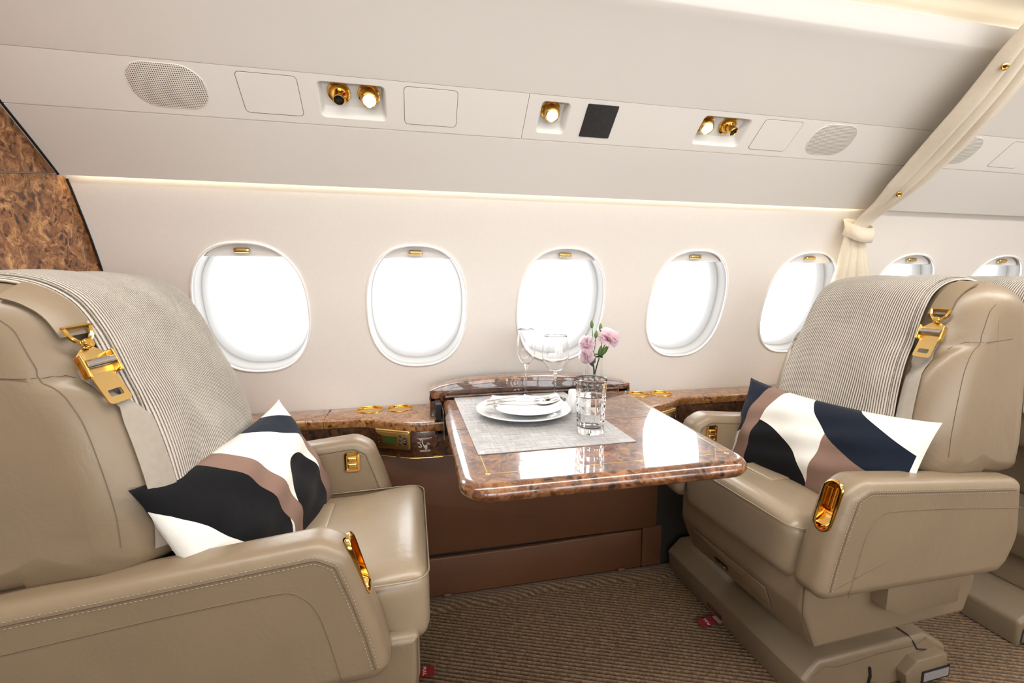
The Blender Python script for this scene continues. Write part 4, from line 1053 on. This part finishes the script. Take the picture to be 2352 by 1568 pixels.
# napkin: folded white linen resting on the small plate
nk = empty('napkin', (PX + .012, PY, TM + .0235), math.radians(-6), label='folded white napkin lying on the plates, under the fork and spoon', cat='napkin')
def nap(x, y, z):
    t = x / .095; e = y / .055
    return (x * (1 + .04 * e), y + .004 * math.sin(t * 3), z - .007 * (1 - t * t) * (.6 - .4 * e) + .010 * t * t * (1 if t < 0 else .75) + .0012 * math.sin(x * 90) * (z > 0))
V, Fs = soft_vf(.196, .112, .011, .0052, 8, fn=nap); mesh('linen_fold', V, Fs, M['napkin'], nk)
V, Fs = soft_vf(.190, .108, .009, .0042, 8, fn=lambda x, y, z: nap(x, y, z + .0088)); mesh('linen_fold', V, Fs, M['napkin'], nk)
NZ = TM + .0235
def ribbon_solid(sections):
    """sections of (x, half width, z, thickness, dip)"""
    V = []
    for x, w, z, th, dip in sections:
        for yy, top in ((-1, 0), (-.5, 0), (0, 0), (.5, 0), (1, 0), (1, 1), (.5, 1), (0, 1), (-.5, 1), (-1, 1)):
            V.append((x, yy * w, z - dip * (1 - yy * yy) + (th / 2 if top else -th / 2) * (1 if abs(yy) < 1 else .5)))
    n = len(sections); return V, grid_faces(n, 10, ck=True) + [list(range(10))[::-1], [(n - 1) * 10 + i for i in range(10)]]
handle = [(-.105, .004, .0030, .002, 0), (-.098, .0082, .003, .0026, 0), (-.08, .0078, .004, .003, 0), (-.05, .0052, .0075, .0032, 0), (-.02, .0036, .009, .0034, 0), (.012, .0030, .008, .0034, 0), (.030, .0032, .0035, .0030, 0)]
sp = empty('spoon', (PX - .01, PY - .034, NZ + .0155), math.radians(2), label='polished steel spoon lying on the napkin, its bowl in front of the fork', cat='spoon')
V, Fs = ribbon_solid(handle + [(.040, .006, .0006, .0022, .0008), (.050, .0135, -.0005, .0018, .0035), (.064, .0185, .001, .0016, .0062), (.080, .0190, .003, .0016, .0068), (.094, .0150, .0055, .0016, .005), (.103, .008, .0075, .0016, .002), (.106, .002, .008, .0014, 0)])
mesh('spoon_body', V, Fs, M['steel'], sp)
fk = empty('fork', (PX - .004, PY - .002, NZ + .0165), math.radians(1), label='polished steel fork lying on the napkin behind the spoon', cat='fork')
V, Fs = ribbon_solid(handle + [(.040, .0075, .0008, .0022, .0005), (.050, .0115, -.0005, .002, .001), (.062, .0125, .0008, .002, .001), (.067, .0125, .0018, .002, .001)]); mesh('fork_body', V, Fs, M['steel'], fk)
for q in (-.0102, -.0034, .0034, .0102):
    V, Fs = ribbon_solid([(.066, .0021, .0015, .002, 0), (.085, .0018, .0055, .0019, 0), (.104, .0014, .011, .0017, 0), (.108, .0007, .0122, .001, 0)]); mesh('tine', [(x, y + q, z) for x, y, z in V], Fs, M['steel'], fk)
# stemware
def stem_glass(name, x, y, label, cat, bowl, R, H, zb, stem_r, base_r, tilt=0):
    r = empty(name, (x, y, TT + (.0016 if y < 1.43 else 0)), label=label, cat=cat)
    o_ = [(base_r, .0), (base_r, .0014), (base_r * .6, .0035), (stem_r * 1.8, .008), (stem_r, .020), (stem_r, zb - .022), (stem_r * 1.6, zb - .008)]
    o_ += bowl
    inn = [(max(0, a - .0008), b + (.0022 if i == 0 else 0)) for i, (a, b) in enumerate(bowl)][::-1]
    prof = catmull(o_, 70); ip = catmull([(R_, z_) for R_, z_ in inn] + [(0.0, bowl[0][1] + .006)], 40); ip[:, 0] = np.maximum(ip[:, 0], 0)
    pr_ = [(0, 0)] + [tuple(p) for p in prof] + [tuple(p) for p in ip]
    mesh('glass_body', *lathe_vf(pr_, 48), M['glass'], r)
    return r
stem_glass('champagne_flute', .358, 1.405, 'slim empty champagne flute, taller of the two stemmed glasses', 'glass', [(.0085, .107), (.020, .119), (.0285, .140), (.0310, .160), (.0295, .185), (.0262, .212), (.0255, .222)], .03, .222, .105, .0036, .031)
stem_glass('wine_glass', .440, 1.352, 'wide empty wine glass between the flute and the flower vase', 'glass', [(.008, .087), (.024, .099), (.038, .122), (.0425, .145), (.0405, .172), (.0362, .198), (.0352, .205)], .04, .205, .085, .004, .036)
# cut-glass tumbler
tu = empty('tumbler', (.428, 1.030, TM), label='cut glass water tumbler with a checked band, on the placemat corner', cat='glass')
n = 96; V = []; HZ = .136
zs = list(np.linspace(0, HZ, 70))
for z in zs:
    base = .0325 + .0065 * (z / HZ) ** .9
    for i in range(n):
        t = 2 * PI * i / n; fl_ = (1 - abs(math.sin(t * 8)) ** .7)
        g = 0
        if z < .030: g = .0006 * fl_ * (z > .006)
        elif z < .092:
            k = (z - .030) / .062 * 3; g = .0011 * fl_ + .0015 * (1 - abs(math.sin(PI * k)) ** .5)
        elif z < HZ - .010: g = .0010 * fl_
        V.append(((base - g) * math.cos(t), (base - g) * math.sin(t), z + (.0 if z > .002 else 0)))
k0 = len(zs); Fs = grid_faces(k0, n, ck=True)
inner = [(.0372, HZ - .0005), (.0362, HZ - .004), (.034, .09), (.0305, .030), (.0285, .016), (.018, .0135), (.0, .013)]
ip = catmull(inner, 40); ip[:, 0] = np.maximum(ip[:, 0], 0)
for r_, z in ip:
    for i in range(n): V.append((r_ * math.cos(2 * PI * i / n), r_ * math.sin(2 * PI * i / n), z))
Fs += grid_faces(k0 + len(ip), n, ck=True)[len(Fs):]
Fs.append(list(range(n))[::-1])
tum = mesh('glass_body', V, Fs, M['glass'], tu, auto=30)
# salt and pepper
for (x, y, h, lab) in ((.446, 1.203, .066, 'white salt shaker behind the tumbler, taller of the two shakers'), (.470, 1.168, .056, 'short white pepper shaker half hidden by the tumbler')):
    r = empty('shaker', (x, y, TM), label=lab, cat='shaker')
    obj_lathe('shaker_body', [(.0, .0), (.0135, 0), (.0145, .002), (.0145, h - .005), (.0125, h - .001), (.009, h), (0, h)], M['porcelain'], r, n=32)
    for a in range(3): mesh('pour_hole', *lathe_vf([(0, .0003), (.001, .0002), (.001, 0)], 8, .004 * math.cos(a * 2.1), .004 * math.sin(a * 2.1), h), M['gap'], r)
# bud vase with three carnations
VX, VY = .588, 1.392
vs = empty('bud_vase', (VX, VY, TT), label='narrow clear glass vase at the back of the table', cat='vase')
po = [(.0, 0), (.031, 0), (.0325, .002), (.0315, .03), (.029, .08), (.0275, .125), (.0285, .134)]; pi_ = [(.0268, .134), (.0258, .125), (.0273, .08), (.0297, .03), (.029, .010), (0, .009)]
mesh('glass_body', *lathe_vf(po + pi_, 40), M['glass'], vs)
def carnation(base, mid, top, head_dir, R, label, buds, leaves, seed):
    rg = np.random.default_rng(seed); base, mid, top = map(np.array, (base, mid, top)); o = np.array([VX, VY, TT])
    r = empty('carnation', o, label=label, cat='flower', group='pink carnations in the vase')
    tube('stem', catmull([base - o, mid - o, top - o], 20), .0021, M['green'], r, n=7)
    d = np.array(head_dir, float); d /= np.linalg.norm(d); a = np.cross(d, (0, .3, 1)); a /= np.linalg.norm(a); b = np.cross(d, a); t0 = top - o
    V, Fs = lathe_vf([(.0, -.002), (.0035, .0), (.0055, .008), (.0062, .017), (.0075, .020)], 14); mesh('calyx', place(V, t0, a, b, d), Fs, M['leaf'], r)
    parts = []; hc = t0 + d * .018
    for i in range(64):
        lay = i / 64; th = rg.uniform(0, 2 * PI); el = .25 + 1.45 * lay + rg.normal(0, .1); L = R * (1.05 - .12 * lay) * rg.uniform(.85, 1.1)
        rad = a * math.cos(th) + b * math.sin(th); tan = np.cross(d, rad); dirv = rad * math.sin(el) + d * math.cos(el); nn_ = rad * math.cos(el) - d * math.sin(el); w = L * .55
        V = []
        for q in range(5):
            f = q / 4
            for s in range(7):
                e = (s - 3) / 3; ww = w * (.15 + .85 * f ** .8); fr = rg.normal(0, .0016) * f + .0022 * math.sin(s * 2.6 + i) * f * f
                V.append(hc + dirv * L * f * (1 - .13 * e * e) + tan * e * ww + nn_ * (fr + .2 * L * f * f) + d * .0015 * (s % 2) * (f > .9))
        parts.append((V, grid_faces(5, 7)))
    bl = mesh('bloom', *join(parts), M['petal'], r, recalc=False); bl['kind'] = 'stuff'
    for (p, q) in buds:
        p, q = np.array(p) - o, np.array(q) - o; tube('bud_stem', catmull([p, (p + q) / 2 + np.array([.002, 0, 0]), q], 8), .0013, M['green'], r, n=6)
        dd = (q - p) / np.linalg.norm(q - p); aa = np.cross(dd, (1, .2, 0)); aa /= np.linalg.norm(aa); V, Fs = lathe_vf([(0, -.002), (.004, .002), (.0062, .009), (.0058, .016), (.003, .023), (.0, .027)], 14)
        mesh('bud', place(V, q, aa, np.cross(dd, aa), dd), Fs, M['leaf'], r)
    for (p, q, w) in leaves:
        p, q = np.array(p) - o, np.array(q) - o; dd = q - p; L = np.linalg.norm(dd); dd /= L; aa = np.cross(dd, (0, 1, 0)); aa /= np.linalg.norm(aa); cc_ = np.cross(aa, dd); V = []
        for f in np.linspace(0, 1, 7):
            ww = w * math.sin(PI * min(1, .12 + .88 * f)) ** .8
            for e in (-1, 0, 1): V.append(p + dd * L * f + aa * e * ww + cc_ * (-.002 * (1 - e * e) + .004 * f * f))
        o_ = mesh('leaf', V, grid_faces(7, 3), M['leaf'], r, recalc=False); md = o_.modifiers.new('s', 'SOLIDIFY'); md.thickness = .0006
W_ = lambda x, y, z: (x, y, z)
carnation((.594, 1.392, .716), (.585, 1.390, .80), (.571, 1.385, .868), (-.75, -.45, .45), .026, 'pink carnation, upper of the two leaning left from the vase', [((.580, 1.388, .86), (.578, 1.395, .925)), ((.583, 1.390, .84), (.590, 1.392, .892))], [((.585, 1.389, .815), (.571, 1.372, .858), .006)], 3)
carnation((.580, 1.386, .716), (.585, 1.388, .785), (.566, 1.372, .838), (-.85, -.5, .1), .025, 'pale pink carnation, lowest bloom leaning left over the vase rim', [], [((.582, 1.386, .80), (.560, 1.370, .830), .007), ((.588, 1.388, .81), (.577, 1.373, .850), .005)], 4)
_o = np.array([VX, VY, TT])
carnation((.584, 1.398, .716), (.598, 1.394, .80), (.622, 1.388, .872), (.35, -.35, .85), .036, 'widest pink carnation, leaning right out of the vase', [((.612, 1.392, .862), (.612, 1.402, .914))], [((.605, 1.392, .83), (.607, 1.380, .868), .008), ((.612, 1.391, .835), (.634, 1.384, .868), .008)], 5)


# ================================================================ OVERHEAD FITTINGS
XX = np.array([1., 0, 0])
def on_psu(root_org, VF, x, b, h=0.0, Z=None):
    return place(VF[0], psu_pt(x, b, h) - root_org, XX, PT, PN), VF[1]
def grille(x, label):
    o = psu_pt(x, .066); r = empty('speaker_grille', o, label=label, cat='speaker', group='oval speaker grilles overhead')
    P = resample(fillet([(-.076, -.048), (.076, -.048), (.076, .047), (-.076, .047)], .046, 10), 90, True)
    V = [(a, b, .0012 + .004 * max(0, 1 - (a / .076) ** 2) * max(0, 1 - (b / .048) ** 2)) for kk in np.linspace(1, .05, 9) for a, b in P * kk]; uv = [(a / .0042, b / .0042) for kk in np.linspace(1, .05, 9) for a, b in P * kk]
    V, Fs = place(V, (0, 0, 0), XX, PT, PN), grid_faces(9, 90, ck=True) + [[8 * 90 + i for i in range(90)]]
    mesh('grille_sheet', V, Fs, M['grille'], r, uv=uv)
    mesh('grille_rim', *(lambda VF: (place(VF[0], (0, 0, 0), XX, PT, PN), VF[1]))(tube_vf([(a, b, .0006) for a, b in P], .0011, 6, True)), M['panel'], r)
grille(-.504, 'oval speaker grille nearest the burl bulkhead'); grille(1.247, 'oval speaker grille just left of the curtain'); grille(1.745, 'oval speaker grille half hidden behind the curtain')
def hatch(xa, xb, label, b0=.019, b1=.110):
    xc, bc = (xa + xb) / 2, (b0 + b1) / 2; o = psu_pt(xc, bc); r = empty('access_panel', o, label=label, cat='panel', group='overhead access panels')
    P = rrect(xa - xc, xb - xc, b0 - bc, b1 - bc, .009); Q = rrect(xa - xc - .0012, xb - xc + .0012, b0 - bc - .0012, b1 - bc + .0012, .010)
    pl = lambda VF: (place(VF[0], (0, 0, 0), XX, PT, PN), VF[1])
    mesh('panel_gap', *pl(extr_vf(Q, -.001, .0003, 0, 0, ident, mid=0)), M['groove'], r, smooth=False)
    mesh('panel_cover', *pl(extr_vf(P, -.001, .0011, 0, .0006, ident, mid=0, k=3)), M['panel'], r, smooth=False)
hatch(-.361, -.237, 'cream overhead panel between the first speaker and the gold nozzle'); hatch(-.002, .124, 'cream overhead panel just right of the first reading light'); hatch(.988, 1.114, 'cream overhead panel between the last nozzle and a speaker'); hatch(1.93, 2.06, 'cream overhead panel beyond the curtain')
# dark grille cloth insert
o = psu_pt(.5, .064); r = empty('vent_insert', o, label='black square mesh insert in the overhead panel', cat='vent')
pl = lambda VF: (place(VF[0], (0, 0, 0), XX, PT, PN), VF[1])
mesh('mesh_cloth', *pl(extr_vf(rrect(-.043, .043, -.045, .045, .003, 3), -.001, .0018, 0, .0008, ident, mid=0, k=3)), M['black_cloth'], r, auto=40)
DN = np.array([0, -.45, -.893]); DNx = np.array([0, -.35, -.937])
def fitting(kind, x, b, label, aim):
    o = psu_pt(x, b, -.022); Z = np.array(aim, float); Z /= np.linalg.norm(Z); Xx = XX - Z * (XX @ Z); Xx /= np.linalg.norm(Xx); Yy = np.cross(Z, Xx)
    r = empty(kind, o, label=label, cat='lamp' if kind == 'reading_light' else 'air vent', group='gold reading lights' if kind == 'reading_light' else 'gold air nozzles')
    fl_ = lambda VF, h=0: (place(VF[0], PN * h, XX, PT, PN), VF[1])
    mesh('flange', *fl_(lathe_vf([(.0255, -.004), (.0265, .001), (.0255, .005), (.022, .0062), (.0195, .004), (.018, .002)], 40)), M['gold'], r, auto=40)
    if kind == 'reading_light':
        eye = mesh('lamp_eyeball', *(lambda VF: (place(VF[0], PN * .004, Xx, Yy, Z), VF[1]))(lathe_vf([(.0195, -.004), (.0215, .006), (.0205, .016), (.018, .0225), (.0165, .0235), (.0150, .0225), (.0145, .018)], 40)), M['gold'], r, auto=40)
        mesh('lamp_lens', *(lambda VF: (place(VF[0], PN * .004, Xx, Yy, Z), VF[1]))(lathe_vf([(.0148, .0185), (.010, .0205), (0, .0212)], 32)), M['bulb'], r)
    else:
        mesh('nozzle_ring', *fl_(lathe_vf([(.0195, .003), (.0185, .009), (.015, .012), (.0105, .012), (.0100, .006)], 40)), M['gold'], r, auto=40)
        mesh('nozzle', *(lambda VF: (place(VF[0], PN * .006, Xx, Yy, Z), VF[1]))(lathe_vf([(.0105, 0), (.0112, .010), (.0125, .022), (.0128, .026), (.0118, .0275), (.0108, .0255), (.0105, .020)], 36)), M['gold'], r, auto=40)
        mesh('nozzle_core', *(lambda VF: (place(VF[0], PN * .006, Xx, Yy, Z), VF[1]))(lathe_vf([(.0108, .0215), (.0095, .0235), (.006, .023), (.0055, .0255), (.003, .0262), (.0022, .025), (0, .025)], 30)), M['black'], r, auto=40)
        mesh('nozzle_clip', *(lambda VF: (place(VF[0], PN * .006, Xx, Yy, Z), VF[1]))(soft_vf(.004, .010, .008, .0015, 2, fn=lambda a, b_, c_: (a + .0135, b_, c_ + .016))), M['gold'], r)
fitting('air_nozzle', -.152, .072, 'gold air nozzle beside the first reading light', (.05, -.62, -.78)); fitting('reading_light', -.084, .072, 'lit gold reading light paired with the left air nozzle', (.06, -.62, -.78))
fitting('reading_light', .369, .072, 'lit gold reading light alone in its recess beside the black vent', (.0, -.62, -.78))
fitting('reading_light', .822, .072, 'lit gold reading light paired with the right air nozzle', (-.05, -.62, -.78)); fitting('air_nozzle', .896, .072, 'gold air nozzle just right of the last reading light', (.25, -.62, -.74))

# ================================================================ CURTAIN
cu = empty('curtain', (0, 0, 0), label='cream curtain gathered along the wall and tied back beside the fifth window', cat='curtain')
def cloth(name, ctr, wid, side_hint, folds, amp, n=70, k=161, seed=0, thick=.003, phase=0.):
    C = catmull(ctr, n); W = np.interp(np.linspace(0, 1, n), np.linspace(0, 1, len(wid)), wid); A = np.interp(np.linspace(0, 1, n), np.linspace(0, 1, len(amp)), amp)
    T = np.gradient(C, axis=0); T /= np.linalg.norm(T, axis=1)[:, None]; V = []
    for i in range(n):
        S = np.array(side_hint(i / (n - 1)), float); S -= T[i] * (S @ T[i]); S /= np.linalg.norm(S); Nn = np.cross(S, T[i])
        if Nn[1] > 0: Nn = -Nn
        for j in range(k):
            q = j / (k - 1); ph = 2 * PI * folds * (q + .06 * math.sin(q * 7 + seed)) + phase + .5 * math.sin(i / n * 3)
            w = 1.9 * abs(math.sin(ph / 2)) ** .9 - 1
            V.append(C[i] + S * (W[i] * (q - .5) - W[i] / folds * .30 * math.sin(ph)) + Nn * (A[i] * w + .02 * A[i] / max(amp) * 0 + W[i] * .12 * (1 - (2 * q - 1) ** 2)))
    o = mesh(name, V, grid_faces(n, k), M['curtain'], cu, recalc=False); md = o.modifiers.new('s', 'SOLIDIFY'); md.thickness = thick; return o
cloth('drape', [(1.42, .79, 1.70), (1.45, .86, 1.658), (1.50, .945, 1.605), (1.535, 1.02, 1.555), (1.595, 1.15, 1.478), (1.622, 1.285, 1.375), (1.617, 1.36, 1.315), (1.605, 1.392, 1.270)], [.085, .125, .150, .165, .175, .165, .11, .060], lambda t: (1, .1, .25), 4, [.012, .020, .024, .025, .024, .020, .012, .008], phase=.5)
cloth('drape_tail', [(1.605, 1.392, 1.272), (1.606, 1.400, 1.235), (1.625, 1.420, 1.15), (1.655, 1.448, 1.02), (1.67, 1.462, .85), (1.67, 1.462, .66)], [.065, .10, .17, .225, .245, .245], lambda t: (1, 0, .0), 4, [.008, .015, .022, .026, .028, .03], phase=.2)
band = []
for t in np.linspace(0, 2 * PI, 36, endpoint=False):
    c0, s0_ = math.cos(t), math.sin(t); cx = 1.605 + .046 * math.copysign(abs(c0) ** .7, c0); cy = 1.390 + .030 * math.copysign(abs(s0_) ** .7, s0_)
    for kk in (-.026, 0, .026): band.append((cx + .004 * (1 - abs(kk) / .026), cy - (.004 * (1 - abs(kk) / .026)), 1.262 + kk - .10 * (cx - 1.605) * .8 + .02 * s0_))
tb_ = mesh('tieback', band, grid_faces(36, 3, cn=True), M['curtain'], cu, recalc=False); md = tb_.modifiers.new('s', 'SOLIDIFY'); md.thickness = .004
for p, nn_ in (((1.415, .888, 1.589), (-.5, -.72, -.5)), ((1.575, 1.232, 1.361), (-.5, -.72, -.45))):
    Z = np.array(nn_, float); Z /= np.linalg.norm(Z); a = np.cross(Z, (0, 0, 1.)); a /= np.linalg.norm(a); b = np.cross(Z, a)
    V, Fs = lathe_vf([(.0035, .0), (.0035, .002), (.0055, .0035), (.008, .002), (.0085, 0)], 20); mesh('grommet', place(V, p, a, b, Z), Fs, M['gold'], cu, auto=40)
